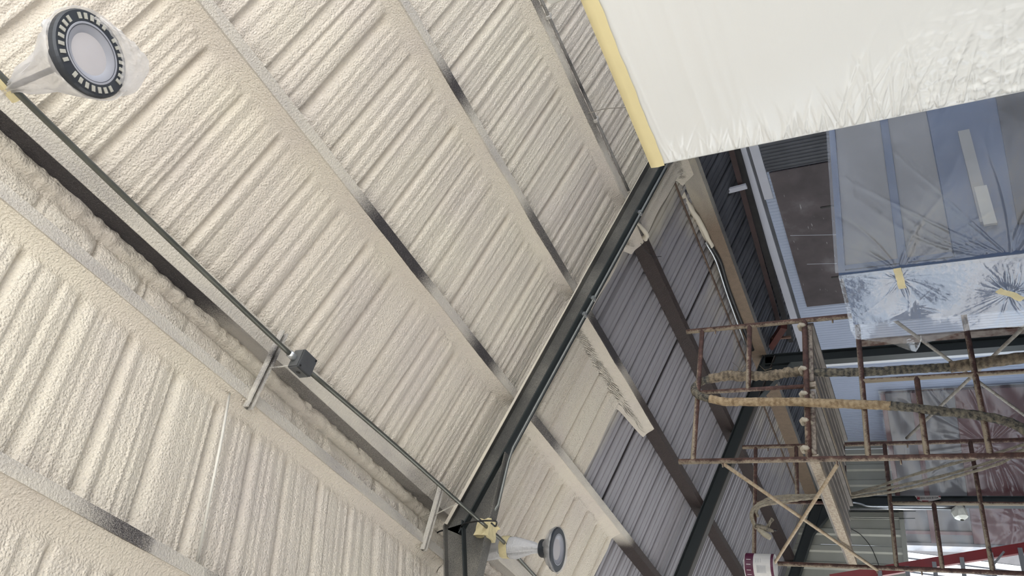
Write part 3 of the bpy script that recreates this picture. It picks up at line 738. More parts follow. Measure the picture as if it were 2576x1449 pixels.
bag(L2, [(pts2[4], 0.020, 0.15), (pts2[4] * 0.5 + (L2 + Vector((0, 0, 0.07))) * 0.5, 0.045, 0.2), (L2 + Vector((0, 0, 0.06)), 0.085, 0.14), (L2 + Vector((0, 0, 0.025)), 0.155, 0.05), (L2 + Vector((0, 0, -0.004)), 0.166, 0.03), (L2 + Vector((0, 0, -0.014)), 0.163, 0.02)], 36, 4).make('bag_skirt', FILM_BAG, l2, True)
bag(L2, [(pts2[1] + (pts2[2] - pts2[1]) * 0.1, 0.083, 0.04), (pts2[1] + (pts2[2] - pts2[1]) * 0.6, 0.082, 0.05)], 24, 4).make('tape_band', TAPED, l2, True)
G().tube([pts2[0], pts2[3], L2 + Vector((0, 0, 0.1))], 0.011, 8).make('stem', HOUSE, l2, True)

# ---- taped box on the haunch, conduit down the rafter, black cable
tb = empty('taped_box', atX(1223, 1334, XR), 'conduit box wrapped in crumpled masking tape under the ridge haunch', 'junction box')
tc = Vector(tb.location)
bm = bmesh.new(); bmesh.ops.create_cube(bm, size=1); bmesh.ops.subdivide_edges(bm, edges=bm.edges[:], cuts=3, use_grid_fill=True)
rr = random.Random(5)
for v in bm.verts:
    v.co = Vector((v.co.x * 0.125, v.co.y * 0.12, v.co.z * 0.115)) * (1 + rr.uniform(-0.10, 0.10)) + tc
g = G(); bm.verts.index_update(); g.add([v.co.copy() for v in bm.verts], [tuple(v.index for v in f.verts) for f in bm.faces]); bm.free()
g.make('wrapping', TAPED, tb)
for k in range(4):
    a = rr.uniform(0, 6.3); p = tc + Vector((0.062 * math.cos(a), 0.062 * math.sin(a), rr.uniform(-0.05, 0.05)))
    G().bar(p, p + Vector((rr.uniform(-0.012, 0.012), rr.uniform(-0.012, 0.012), -0.03)), 0.035, 0.003).make('tape_flap', TAPED, tb)
zl_ = ZR - 0.165 * 1.05 - 0.20 - 0.011
rc = empty('rafter_conduit', (XR, Y1, zl_), 'thin grey conduit strapped under the near rafter down to the taped box', 'conduit')
def under(x, dz=0.0): return Vector((x, Y1 + 0.058, zb(x) - 0.165 * 1.053 - 0.016 + dz))
xk = XR + 0.20 / T
path = [tc + Vector((0.03, 0, 0.03)), Vector((XR + 0.2, Y1 + 0.058, zl_ - 0.014)), Vector((xk - 0.06, Y1 + 0.058, zl_ - 0.014)), Vector((xk + 0.06, Y1 + 0.058, zb(xk + 0.06) - 0.174 - 0.018)), under(3.4), under(4.4), under(5.4), under(6.2)]
G().tube(path, 0.011, 10).make('tube', plain('grey_emt', (0.22, 0.23, 0.22), 0.38, 0.5, 0.1, 8), rc, True)
for x in (3.95, 4.12, 5.1): G().box(under(x, 0.004), (0.03, 0.05, 0.028)).make('strap', STEELB, rc)
bc = [atX(1092, 1345, XR - 0.02), atX(1112, 1335, XR), atX(1150, 1334, XR), atX(1168, 1318, XR), atX(1205, 1311, XR - 0.05), atX(1235, 1310, XR - 0.05), atX(1249, 1313, XR - 0.04), atX(1246, 1324, XR - 0.03), atX(1236, 1316, XR - 0.03)]
o = G().tube(spline(bc, 6), 0.0062, 8).make('cable', BLACK, None, True); tag(o, 'short black cable looped from the near rafter over the taped box', 'cable')

# ---- cables along the eave
eb = empty('eave_cables', (6.3, 6, 3.4), 'bundle of black cables and a bright conduit along the eave, foam-covered at the near end', 'cables')
def eave_px(pxs, X): return [atX(x, y, X) for x, y in pxs]
k1 = eave_px([(1640, 330), (1690, 440), (1722, 500), (1760, 560), (1790, 620), (1812, 660), (1830, 720), (1860, 800), (1893, 880)], 6.34)
G().tube(spline(k1, 5), 0.026, 9).make('black_cable', BLACK, eb, True)
k2 = eave_px([(1775, 610), (1800, 655), (1825, 730), (1850, 800), (1876, 870)], 6.31)
G().tube(spline(k2, 4), 0.014, 8).make('bright_conduit', STEELB, eb, True)
kf = spline(k1[:5], 14)
G().tube(kf, [0.042 - 0.014 * (i / len(kf)) for i in range(len(kf))], 14, True, lambda i, j: 1 + 0.22 * float(vn(np.array(i * .33), np.array(j * .8))) ).make('foam_cover', FOAMS, eb, True)
kk = spline([p + Vector((0.03, 0.05, 0.03)) for p in k1[1:5]], 10)
G().tube(kk, 0.022, 10, True, lambda i, j: 1 + 0.2 * float(vn(np.array(i * .4 + 9), np.array(j * .9)))).make('foam_cover', FOAMS, eb, True)
ANG = rust_mat('brown_angle', (0.16, 0.11, 0.08), (0.07, 0.04, 0.03))
o = G().bar((6.23, 4.9, zb(6.23) + 0.142), (6.23, 13.2, zb(6.23) + 0.142), 0.03, 0.012).make('angle_strip', ANG); tag(o, 'brown angle strip under the roof sheet ends beside the eave cables', 'angle')

# ---- small things on the purlins
o = G().tube(spline([atX(1596, 555, 5.2), atX(1612, 570, 5.2), atX(1626, 590, 5.2), atX(1622, 600, 5.2)], 6), [0.012 + 0.02 * (i / 18) for i in range(19)], 10, True, lambda i, j: 1 + 0.25 * float(vn(np.array(i * .6), np.array(j * 1.1)))).make('foam_drip', FOAMS, ceiling, True)
o = G().tube(spline([atX(1612, 612, 5.2), atX(1625, 632, 5.2), atX(1645, 645, 5.25), atX(1664, 645, 5.25)], 6), 0.003, 6).make('wire', BLACK, None, True); tag(o, 'thin dark wire hooked round the brown third purlin past the near rafter', 'wire')
o = G().tube(spline([atX(1455, 288, 5.25), atX(1485, 284, 5.28), atX(1520, 274, 5.3), atX(1575, 270, 5.3)], 6), 0.004, 6).make('wire', plain('dusty_wire', (0.2, 0.18, 0.15)), None, True); tag(o, 'thin dusty wire poking out from the third purlin towards the yellow tape', 'wire')
pc = empty('side_conduit', (5.27, 3, zb(5.27)), 'dusty grey conduit strapped along the third purlin', 'conduit')
G().tube([(5.32, -1, zb(5.32) - 0.012), (5.32, Y1 - 0.05, zb(5.32) - 0.012)], 0.013, 9).make('tube', coated_steel('dusty_conduit', 60, 1, (.2, .2, .2), (0.42, 0.40, 0.37), 4, .58, 2.0), pc, True)
for y in (2.7, 3.75): G().bb(5.29, 5.35, y - 0.012, y + 0.012, zb(5.32) - 0.03, zb(5.32) + 0.005).make('strap', STRUT, pc)
o = G().tube([atX(578, 985, 1.74), atX(560, 1090, 1.4), atX(496, 1412, 0.85)], 0.007, 8).make('rod', plain('cream_rod', (0.62, 0.60, 0.55)), None, True); tag(o, 'thin cream rod running down the left foam slope from the strut end', 'rod')

# ---- big wrapped box on the right, taped along its top edge
XB, YB1, ZB1 = 2.2, 1.812, 2.395
wb = empty('wrapped_crate', (XB + 0.5, 0.3, 0), 'tall crate wrapped in white plastic with yellow tape along its top edge', 'crate')
G().bb(XB + 0.012, XB + 1.1, -1.6, YB1 - 0.012, 0, ZB1 - 0.015).make('body', plain('crate_board', (0.7, 0.68, 0.64)), wb)
def white_sheet():
    y = np.concatenate([np.linspace(-1.6, 0.7, 30), np.linspace(0.71, YB1, 250)]); z = np.concatenate([np.linspace(0.0, 0.49, 12), np.linspace(0.5, ZB1, 760)]); Yg, Zg = np.meshgrid(y, z, indexing='ij')
    e = YB1 - Yg; d = np.zeros_like(Yg); rs = np.random.RandomState(3)
    # pleats fanning in from the taped far edge
    for k in range(190):
        zc_ = rs.uniform(0.6, 2.33); low = zc_ < 1.75; L = rs.uniform(0.04, 0.20) * (0.5 + 0.7 * low); sl = rs.uniform(-0.5, 0.25); w = rs.uniform(0.0022, 0.005); a = rs.uniform(0.002, 0.0065) * (1 if rs.rand() < .8 else -1)
        p = Zg - zc_ - sl * e - 1.2 * sl * e * e; m = np.abs(p) < 0.08
        d[m] += a * np.exp(-(p[m] / (w * (1 + e[m] * 4))) ** 2) * np.exp(-(e[m] / L) ** 2)
    # soft long drapes parallel to the tape and down the sheet
    for k in range(30):
        zc_ = ZB1 - rs.uniform(0.06, 0.5); sl = rs.uniform(-0.06, 0.06); a = rs.uniform(0.0004, 0.0016); w = rs.uniform(0.005, 0.02); y0_ = rs.uniform(0.2, 1.7)
        d += a * np.exp(-((Zg - zc_ - sl * (Yg - y0_)) / w) ** 2) * np.exp(-((Yg - y0_) / 0.6) ** 2)
    for k in range(12):
        y0_ = rs.uniform(0.3, 1.5); zc_ = rs.uniform(1.2, 2.0); th = rs.uniform(-0.4, 0.4); a = rs.uniform(0.0006, 0.002); w = rs.uniform(0.008, 0.03)
        q = (Yg - y0_) * math.cos(th) + (Zg - zc_) * math.sin(th); p = -(Yg - y0_) * math.sin(th) + (Zg - zc_) * math.cos(th)
        d += a * np.exp(-(q / 0.35) ** 2) * np.exp(-(p / w) ** 2)
    # slack crinkled zone low down by the far edge
    m = sstep(1.65, 1.35, Zg) * np.exp(-(e / 0.28) ** 2)
    d += m * (0.006 * vn(Zg * 9 + e * 6, e * 14) + 0.0045 * vn(Zg * 34 - e * 26, e * 50) + 0.003 * vn(Zg * 70 + e * 40, e * 90) + 0.008)
    d += 0.002 * vn(Yg * 3, Zg * 2.5)
    d *= sstep(0.0, 0.02, e)
    X = XB - d - 0.004
    vs_ = np.stack([X, Yg, Zg], -1).reshape(-1, 3); nz = len(z); ny = len(y)
    i, j = np.meshgrid(np.arange(ny - 1), np.arange(nz - 1), indexing='ij'); a = (i * nz + j).ravel()
    fs = np.stack([a, a + nz, a + nz + 1, a + 1], 1).tolist(); vs_ = vs_.tolist(); b = len(vs_); li = (ny - 1) * nz
    vs_ += [(XB + 0.3, YB1 + 0.002, float(zz)) for zz in z]; fs += [(li + j, b + j, b + j + 1, li + j + 1) for j in range(nz - 1)]
    o = mesh('plastic_sheet', vs_, fs, WHITEPL, wb, True); tag(o, 'glossy white polythene sheet with pleats fanning from the far edge')
white_sheet()
def tape_strip():
    y = np.linspace(-1.6, YB1 + 0.004, 160); vs_ = []; fs = []
    for i, yy in enumerate(y):
        w = 0.052 + 0.0012 * math.sin(yy * 23) + 0.001 * math.sin(yy * 61); k = max(0, (yy - YB1 + 0.09) / 0.09)
        vs_ += [(XB - 0.009 - 0.002 * k * math.sin(yy * 130), yy, ZB1 - w), (XB - 0.009 - 0.004 * k * math.sin(yy * 160 + 1), yy, ZB1 - w * .5), (XB - 0.008, yy, ZB1 + 0.002), (XB + 0.03, yy, ZB1 + 0.003)]
    for i in range(len(y) - 1):
        for j in range(3): a = i * 4 + j; fs.append((a, a + 4, a + 5, a + 1))
    mesh('tape', vs_, fs, TAPE, wb, True)
tape_strip()
# ---- white unit peeping in at the top edge
ca = atX(1381, 15, 3.0)
ac = empty('white_wall_unit', ca, 'corner of a white appliance above the wrapped crate at the photo top edge', 'appliance')
WHT = plain('white_appliance', (0.62, 0.61, 0.57), 0.4, 0, 0.03, 4)
rbox(G(), ca + Vector((0.10, -0.35, -0.125)), 0.20, 0.70, 0.25, 0.008).make('body', WHT, ac)
G().bb(ca.x - 0.004, ca.x + 0.001, ca.y - 0.66, ca.y - 0.035, ca.z - 0.20, ca.z - 0.045).make('front_panel', plain('white_panel', (0.68, 0.67, 0.62), 0.35), ac)
for yy in (-0.6, -0.1): G().tube([(ca.x + 0.12, ca.y + yy, ZB1 - 0.016), (ca.x + 0.12, ca.y + yy, ca.z - 0.24)], 0.012, 8).make('stand', WHT, ac)

# ---- enclosures under clear film
def film_grid(name, P, n, disp, mat, parent):
    """P: (nu,nv,3) points, n: normal, disp: (nu,nv) metres along the normal"""
    nu, nv = disp.shape; V_ = (P + disp[..., None] * np.array(n)).reshape(-1, 3)
    i, j = np.meshgrid(np.arange(nu - 1), np.arange(nv - 1), indexing='ij'); a = (i * nv + j).ravel()
    return mesh(name, V_.tolist(), np.stack([a, a + nv, a + nv + 1, a + 1], 1).tolist(), mat, parent, True)
def crease_field(A, B, tapes, seed, base=1.0, wmin=0.003, wmax=0.009, amin=0.003, amax=0.009):
    """folds radiate from each taped point (a, b, reach, number, gather)"""
    rs = np.random.RandomState(seed); d = base * (0.004 * np.sin(A * 9 + B * 4) + 0.003 * np.sin(B * 17 - A * 5) + 0.004 * vn(A * 5 + seed, B * 5))
    for (ta, tb_, reach, nf, gather) in tapes:
        da, db = A - ta, B - tb_; r = np.hypot(da, db)
        for k in range(nf):
            th = rs.uniform(0, 2 * math.pi); L = rs.uniform(0.25, 1.0) * reach; amp = rs.uniform(amin, amax) * (1 if rs.rand() < 0.75 else -1); w = rs.uniform(wmin, wmax); cu = rs.uniform(-0.35, 0.35)
            c_, s_ = math.cos(th), math.sin(th); q = da * c_ + db * s_; p = -da * s_ + db * c_ - cu * q * q / max(L, .1)
            m = (q > -0.02) & (q < 2.2 * L) & (np.abs(p) < 6 * w * 2)
            d[m] += amp * np.exp(-(p[m] / (w * (0.3 + 1.0 * np.clip(q[m], 0, 9) / L))) ** 2) * np.exp(-(q[m] / L) ** 2) * np.minimum(1, r[m] / 0.02)
        d -= gather * np.exp(-(r / 0.09) ** 2)
    return d
BLUE = plain('blue_enamel', (0.009, 0.036, 0.105), 0.4, 0, 0.08, 2)
GREYP = plain('grey_panel', (0.135, 0.136, 0.138), 0.6, 0, 0.05, 2)
DKGREY = plain('dark_grey_panel', (0.022, 0.02, 0.02), 0.6, 0, 0.1, 2)
YBL = 3.0
cb = atY(2110, 692, YBL); xb0, zt0 = cb.x, cb.z
bl = empty('blue_machine', (xb0 + 1, YBL + 0.3, 0), 'blue steel machine housing with grey panels under clear plastic, beside the wrapped crate', 'machine')
zbar = atY(2272, 660, YBL).z; zsol = atY(2398, 640, YBL).z; xst = atY(2200, 662, YBL).x; x2 = 5.2; depth = 0.42
G().bb(xb0 + 0.015, x2, YBL + 0.03, YBL + depth, 0, zt0 - 0.015).make('body', plain('blue_side_enamel', (0.012, 0.058, 0.185), 0.4, 0, 0.08, 2), bl)
G().bb(xb0, x2, YBL, YBL + 0.03, zt0 - 0.03, zt0).make('top_rail', BLUE, bl)
G().bb(xb0, xb0 + 0.022, YBL, YBL + 0.03, 0, zt0 - 0.03).make('corner_post', BLUE, bl)
G().bb(xst - 0.014, xst + 0.014, YBL + 0.004, YBL + 0.03, zsol, zt0 - 0.03).make('stile', BLUE, bl)
G().bb(xb0 + 0.022, x2, YBL + 0.002, YBL + 0.03, zbar - 0.018, zbar + 0.018).make('mid_rail', BLUE, bl)
for (z0_, z1_) in ((zbar + 0.02, zt0 - 0.032), (zsol, zbar - 0.02)):
    for (xx0, xx1) in ((xb0 + 0.024, xst - 0.016), (xst + 0.016, x2 - 0.02)):
        G().bb(xx0, xx1, YBL + 0.016, YBL + 0.034, z0_, z1_).make('panel', GREYP, bl)
G().bb(xb0 + 0.022, x2, YBL + 0.006, YBL + 0.034, 0.1, zsol - 0.004).make('lower_panel', BLUE, bl)
G().bar(atY(2424, 331, YBL - 0.005), atY(2482, 560, YBL - 0.005), 0.05, 0.02, Vector((0, 1, 0))).make('grab_bar', plain('grab_grey', (0.20, 0.20, 0.19), 0.5), bl)
G().bar(atY(2466, 470, YBL - 0.012), atY(2492, 565, YBL - 0.012), 0.052, 0.012, Vector((0, 1, 0))).make('grip', plain('grip_grey', (0.40, 0.40, 0.36), 0.5), bl)
G().prism([atY(2500, 215, YBL - 0.008), atY(2560, 560, YBL - 0.008), atY(2700, 560, YBL - 0.008), atY(2700, 190, YBL - 0.008)], (0, 0.012, 0)).make('dark_panel', DKGREY, bl)
fb = empty('plastic_film', (xb0, YBL, zt0), 'clear plastic film draped and taped over the blue machine', 'plastic film')
t1 = atX(2264, 704, xb0 - 0.03); t2 = atX(2541, 741, xb0 - 0.03)
xg = np.concatenate([np.linspace(0, 1.4, 150), np.linspace(1.42, x2 - xb0, 40)]) + xb0 - 0.012; zg = np.concatenate([np.linspace(0.25, 0.79, 25), np.linspace(0.8, zt0 + 0.012, 260)])
Ag, Bg = np.meshgrid(xg, zg, indexing='ij')
dsp = crease_field(Ag, Bg, [(xb0 - 0.05, t1.z, 0.5, 34, 0), (xb0 - 0.05, t2.z, 0.75, 40, 0), (xb0 + 1.5, 0.95, 0.6, 16, 0)], 4, 0.8, 0.004, 0.010, 0.002, 0.006) * sstep(zt0 + 0.012, zt0 - 0.03, Bg)
film_grid('film_front', np.stack([Ag, np.full_like(Ag, YBL - 0.03), Bg], -1), (0, -1, 0), np.maximum(dsp, -0.008), FILM_BLUE, fb)
# side of the film: its far edge hangs free
edge_px = [(2110, 700), (2104, 740), (2107, 775), (2128, 812), (2152, 850), (2200, 853), (2240, 849), (2300, 855), (2309, 843), (2314, 828), (2322, 838), (2420, 834), (2576, 823), (2760, 812)]
EP = [atX(x, y, xb0 - 0.03) for x, y in edge_px]
ez = np.array([p.z for p in EP])[::-1]; ey = np.array([p.y for p in EP])[::-1]; zs_top = EP[0].z
uu = np.linspace(0, 1, 130); zg = np.linspace(0.85, zs_top, 420); Ug, Zg_ = np.meshgrid(uu, zg, indexing='ij')
Y1g = np.interp(Zg_, ez, ey); Yg_ = YBL - 0.03 + Ug * (Y1g - YBL + 0.03)
dsp = crease_field(Yg_, Zg_, [(t1.y, t1.z, 0.28, 60, 0.012), (t2.y, t2.z, 0.28, 70, 0.012), (t1.y + 0.22, t1.z - 0.04, 0.16, 18, 0)], 9, 1.6, 0.003, 0.008, 0.0006, 0.0024)
dsp = dsp * np.minimum(1, Ug * 8) + 0.07 * np.exp(-((Zg_ - t1.z + 0.02) / 0.13) ** 2) * sstep(0.5, 1.0, Ug)
film_grid('film_side', np.stack([np.full_like(Ug, xb0 - 0.03), Yg_, Zg_], -1), (-1, 0, 0), np.maximum(dsp, -0.012), film('milky_film_side', (0.46, 0.49, 0.57), 0.20, 0.14, (5, 8, 8), 0.4, 0.11, 0.2), fb)
def tape_piece(p, L, w, ang, X):
    p = Vector(p); d = Vector((0, math.cos(ang), math.sin(ang))); q = Vector((0, -math.sin(ang), math.cos(ang))); vs_ = []
    for i in range(9):
        for j in range(3):
            vs_.append(Vector((X - 0.004 * math.sin(i * 1.1), p.y, p.z)) + d * L * (i / 8 - .5) + q * w * (j / 2 - .5 + 0.04 * math.sin(i * 2.2)))
    mesh('tape', vs_, [(i * 3 + j, i * 3 + j + 1, i * 3 + j + 4, i * 3 + j + 3) for i in range(8) for j in range(2)], TAPED, fb, True)
da = atX(2257, 676, xb0 - 0.06); db = atX(2270, 724, xb0 - 0.06); v_ = db - da
tape_piece((da + db) / 2, v_.length * 1.05, 0.032, math.atan2(v_.z, v_.y), xb0 - 0.06)
da = atX(2512, 730, xb0 - 0.05); db = atX(2572, 752, xb0 - 0.05); v_ = db - da
tape_piece((da + db) / 2, v_.length * 1.05, 0.034, math.atan2(v_.z, v_.y), xb0 - 0.05)

# red machine: stands askew in the far opening
RED = plain('red_enamel', (0.085, 0.014, 0.016), 0.45, 0, 0.1, 2)
GREYR = plain('grey_panel_far', (0.11, 0.105, 0.115), 0.6, 0, 0.05, 1)
RL, RR2 = atY(2269, 1371, 14.2), atY(2216, 993, 11.93)
ztr = (RL.z + RR2.z) / 2; RL.z = RR2.z = 0
rx = (RR2 - RL); WR = rx.length; rx.normalize(); rn = Vector((rx.y, -rx.x, 0)); 
if rn.y > 0: rn = -rn
def onF(x, y, off=0.0):
    d = Vector(ray(x, y)); o_ = Vector((0, 0, CAMZ)); p0 = RL + rn * off; t = (p0 - o_).dot(rn) / d.dot(rn); p = o_ + d * t; return (p - RL).dot(rx), p.z
rd = empty('red_machine', RL + rx * (WR / 2), 'dark red steel machine housing with grey panels, far behind the scaffold', 'machine')
def rb(u0, u1, z0, z1, d0, d1, name, mat):
    c_ = RL + rx * ((u0 + u1) / 2) + rn * ((d0 + d1) / 2) + Vector((0, 0, (z0 + z1) / 2)); G().box(c_, (u1 - u0, abs(d1 - d0), z1 - z0), (rx, rn, Vector((0, 0, 1)))).make(name, mat, rd)
ust, zbr = onF(2346, 1341); zsr = onF(2446, 1345)[1]
rb(0.02, WR, 0, ztr - 0.02, -0.5, -0.06, 'body', RED); rb(0, WR, ztr - 0.07, ztr, -0.06, 0, 'top_rail', RED); rb(0, 0.05, 0, ztr - 0.07, -0.06, 0, 'corner_post', GREYR)
rb(0.05, WR, zbr - 0.035, zbr + 0.035, -0.06, -0.004, 'mid_rail', RED); rb(ust - 0.03, ust + 0.03, zsr, ztr - 0.07, -0.06, -0.006, 'stile', RED)
for (z0_, z1_) in ((zbr + 0.04, ztr - 0.075), (zsr, zbr - 0.04)):
    for (u0, u1) in ((0.05, ust - 0.035), (ust + 0.035, WR)): rb(u0, u1, z0_, z1_, -0.07, -0.03, 'panel', GREYR)
rb(0.05, WR, 0.1, zsr - 0.01, -0.07, -0.01, 'lower_panel', RED)
fr = empty('plastic_film', RL + Vector((0, 0, ztr)), 'thin clear plastic film hanging over the dark red machine', 'plastic film')
ug = np.linspace(-0.05, WR + 0.1, 140); zg = np.linspace(0.05, ztr + 0.02, 200); Ag, Bg = np.meshgrid(ug, zg, indexing='ij')
dsp = crease_field(Ag, Bg, [(0.5, 0.3, 1.2, 30, 0), (WR - 0.9, 0.8, 1.2, 44, 0.02), (1.6, 0.2, 0.9, 16, 0)], 21, 2.0, 0.012, 0.03, 0.010, 0.03) * sstep(ztr + 0.02, ztr - 0.1, Bg)
Pg = np.array(RL)[None, None] + Ag[..., None] * np.array(rx) + np.array(rn) * 0.07; Pg[..., 2] = Bg
film_grid('film_front', Pg, rn, np.maximum(dsp, -0.03), FILM_RED, fr)
vg = np.linspace(0, 1, 16); zg = np.linspace(0.05, ztr + 0.02, 90); Ag, Bg = np.meshgrid(vg, zg, indexing='ij')
Pg = np.array(RL)[None, None] - np.array(rx) * (0.06 + 0.14 * Ag[..., None]) + np.array(rn) * (0.07 - 0.55 * Ag[..., None]); Pg[..., 2] = Bg
film_grid('film_side', Pg, -rx, 0.03 * np.sin(Bg * 21 + Ag * 4) * Ag, film('milky_film_far', (0.6, 0.6, 0.66), 0.5, 0.25, (3, 3, 3), 0.6, 0.2), fr)

# ------------------------------------------------------------------ scaffold
def scaf_mat(name, dust):
    m, nt, bs = newmat(name)
    f = noise(nt, pos(nt), 22, 5, 0.65); f2 = noise(nt, pos(nt), 90, 3, 0.7)
    st = ramp(nt, f, [(0.35, (0.042, 0.021, 0.018)), (0.55, (0.092, 0.044, 0.035)), (0.72, (0.16, 0.092, 0.066))])
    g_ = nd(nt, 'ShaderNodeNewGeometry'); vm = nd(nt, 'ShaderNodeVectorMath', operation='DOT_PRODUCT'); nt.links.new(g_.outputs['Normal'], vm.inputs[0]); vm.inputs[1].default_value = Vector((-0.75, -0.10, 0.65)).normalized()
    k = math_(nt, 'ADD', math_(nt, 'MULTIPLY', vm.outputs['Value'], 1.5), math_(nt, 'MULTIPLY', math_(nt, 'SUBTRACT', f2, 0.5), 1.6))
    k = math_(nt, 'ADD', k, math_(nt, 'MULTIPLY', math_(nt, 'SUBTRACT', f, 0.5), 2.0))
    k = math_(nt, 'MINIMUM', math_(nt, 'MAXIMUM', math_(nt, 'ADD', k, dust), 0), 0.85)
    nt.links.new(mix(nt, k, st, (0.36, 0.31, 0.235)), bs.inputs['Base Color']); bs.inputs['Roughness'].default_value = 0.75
    bump(nt, bs, f2, 0.4, 0.003); return m
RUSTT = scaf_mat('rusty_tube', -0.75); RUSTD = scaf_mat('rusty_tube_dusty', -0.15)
BRACE = rust_mat('sprayed_brace', (0.44, 0.36, 0.26), (0.34, 0.25, 0.16), 30)
BRACEW = rust_mat('grey_brace', (0.40, 0.38, 0.34), (0.26, 0.23, 0.20), 30)
sc = empty('scaffold', (3.1, 5.6, 0), 'rusty brown tube scaffold with cross braces, hung with foam hoses', 'scaffold')
YA_, YB_ = 4.643, 6.607
def mx(pxs, Y): return sum(atY(x, y, Y).x for x, y in pxs) / len(pxs)
xAR = mx([(1730, 834), (2030, 806)], YA_); xAL = mx([(1710, 1162), (2300, 1150)], YA_)
xBR = mx([(1870, 1123), (2300, 1116)], YB_); xBL = mx([(1900, 1415), (2300, 1432)], YB_)
zz = lambda x, y, Y: atY(x, y, Y).z
rt = 0.0185
def vtube(x, Y, z0, z1, name, mat=RUSTT, r=rt): G().tube([(x, Y, z0), (x, Y, (z0 + z1) / 2), (x, Y, z1)], r, 12).make(name, mat, sc, True)
def htube(x0, x1, Y, z, name='rung', mat=RUSTD, r=rt * 0.95): G().tube([(x0, Y, z), ((x0 + x1) / 2, Y, z), (x1, Y, z)], r, 12).make(name, mat, sc, True)
zA = zz(1727, 835, YA_); zAl = zz(1708, 1162, YA_)
vtube(xAR, YA_, 0, zA, 'leg'); vtube(xAL, YA_, 0, zAl, 'leg'); vtube(xBR, YB_, 0, zz(1868, 1123, YB_), 'leg'); vtube(xBL, YB_, 0, zz(1880, 1414, YB_), 'leg')
xAM = mx([(1770, 987), (2020, 972)], YA_); xAM2 = mx([(2176, 958), (2400, 945)], YA_); xBM = mx([(1910, 1262), (2069, 1266)], YB_)
zr1 = (zz(1762, 832, YA_) + zz(1749, 1154, YA_)) / 2
htube(xAL, xAR, YA_, zr1); z2 = (zz(2027, 815, YA_) + zz(2031, 1150, YA_)) / 2; htube(xAL, xAR, YA_, z2, 'rung', RUSTT, rt * 1.05)
htube(xAM, xAR, YA_, zz(1884, 900, YA_)); vtube(xAM, YA_, z2, zr1, 'mid_post', RUSTT, rt * .8)
z3 = zz(2172, 1000, YA_); htube(xAL, xAR, YA_, z3); vtube(xAM2, YA_, 0.2, z3, 'mid_post', RUSTD, rt * .85)
htube(xAL, xAM2, YA_, zz(2318, 1040, YA_)); z4 = zz(2464, 1000, YA_); htube(xAL, xAR, YA_, z4); htube(xAL, xAM2, YA_, z4 - 0.45); htube(xAL, xAR, YA_, 0.25)
zb1 = zz(1899, 1265, YB_); htube(xBL, xBR, YB_, zb1); htube(xBM, xBR, YB_, zz(2004, 1180, YB_)); zb2 = zz(2129, 1270, YB_); htube(xBL, xBR, YB_, zb2, 'rung', RUSTT)
vtube(xBM, YB_, zb2, zb1, 'mid_post', RUSTT, rt * .8); zb3 = zz(2240, 1270, YB_); htube(xBL, xBR, YB_, zb3); vtube(xBM, YB_, 0.2, zb3, 'mid_post', RUSTD, rt * .85)
htube(xBL, xBM, YB_, zz(2360, 1350, YB_)); htube(xBL, xBR, YB_, zz(2468, 1270, YB_)); htube(xBL, xBR, YB_, 0.25)
def brace(a, b, mat):
    G().tube([a, (Vector(a) + Vector(b)) / 2, b], 0.0125, 8).make('cross_brace', mat, sc, True)
def onA(x, y, X): p = atX(x, y, X); return Vector((X, YA_, p.z))
zAL1, zAL2 = zz(1819, 1165, YA_), zz(2105, 1160, YA_); zBL1, zBL2 = zz(1940, 1412, YB_), zz(2206, 1425, YB_)
brace((xAL - 0.02, YA_, zAL1), (xBL - 0.02, YB_, zBL2), BRACE); brace((xAL - 0.045, YA_, zAL2), (xBL - 0.045, YB_, zBL1), BRACE)
zAR1, zBR1 = zz(2218, 790, YA_), zz(2655, 1112, YB_); zAR2, zBR2 = zz(2690, 778, YA_), zz(2283, 1122, YB_)
brace((xAR + 0.02, YA_, zAR1), (xBR + 0.02, YB_, zBR1), BRACEW); brace((xAR + 0.045, YA_, zAR2), (xBR + 0.045, YB_, zBR2), BRACEW)
PINS = [(xAR, YA_, zz(1800, 830, YA_)), (xAL, YA_, zAL1), (xAR, YA_, zz(2094, 802, YA_)), (xAL, YA_, zAL2), (xBR, YB_, zz(1932, 1122, YB_)), (xBR, YB_, zBR2), (xBL, YB_, zBL1), (xBL, YB_, zBL2), (xAL, YA_, zz(2265, 1150, YA_)), (xBR, YB_, zz(2175, 1118, YB_)), (xBL, YB_, zz(2318, 1432, YB_))]
for (x, Y, z) in PINS:
    G().tube([(x - 0.045, Y, z), (x + 0.005, Y, z)], 0.006, 8).make('brace_pin', RUSTD, sc, True)
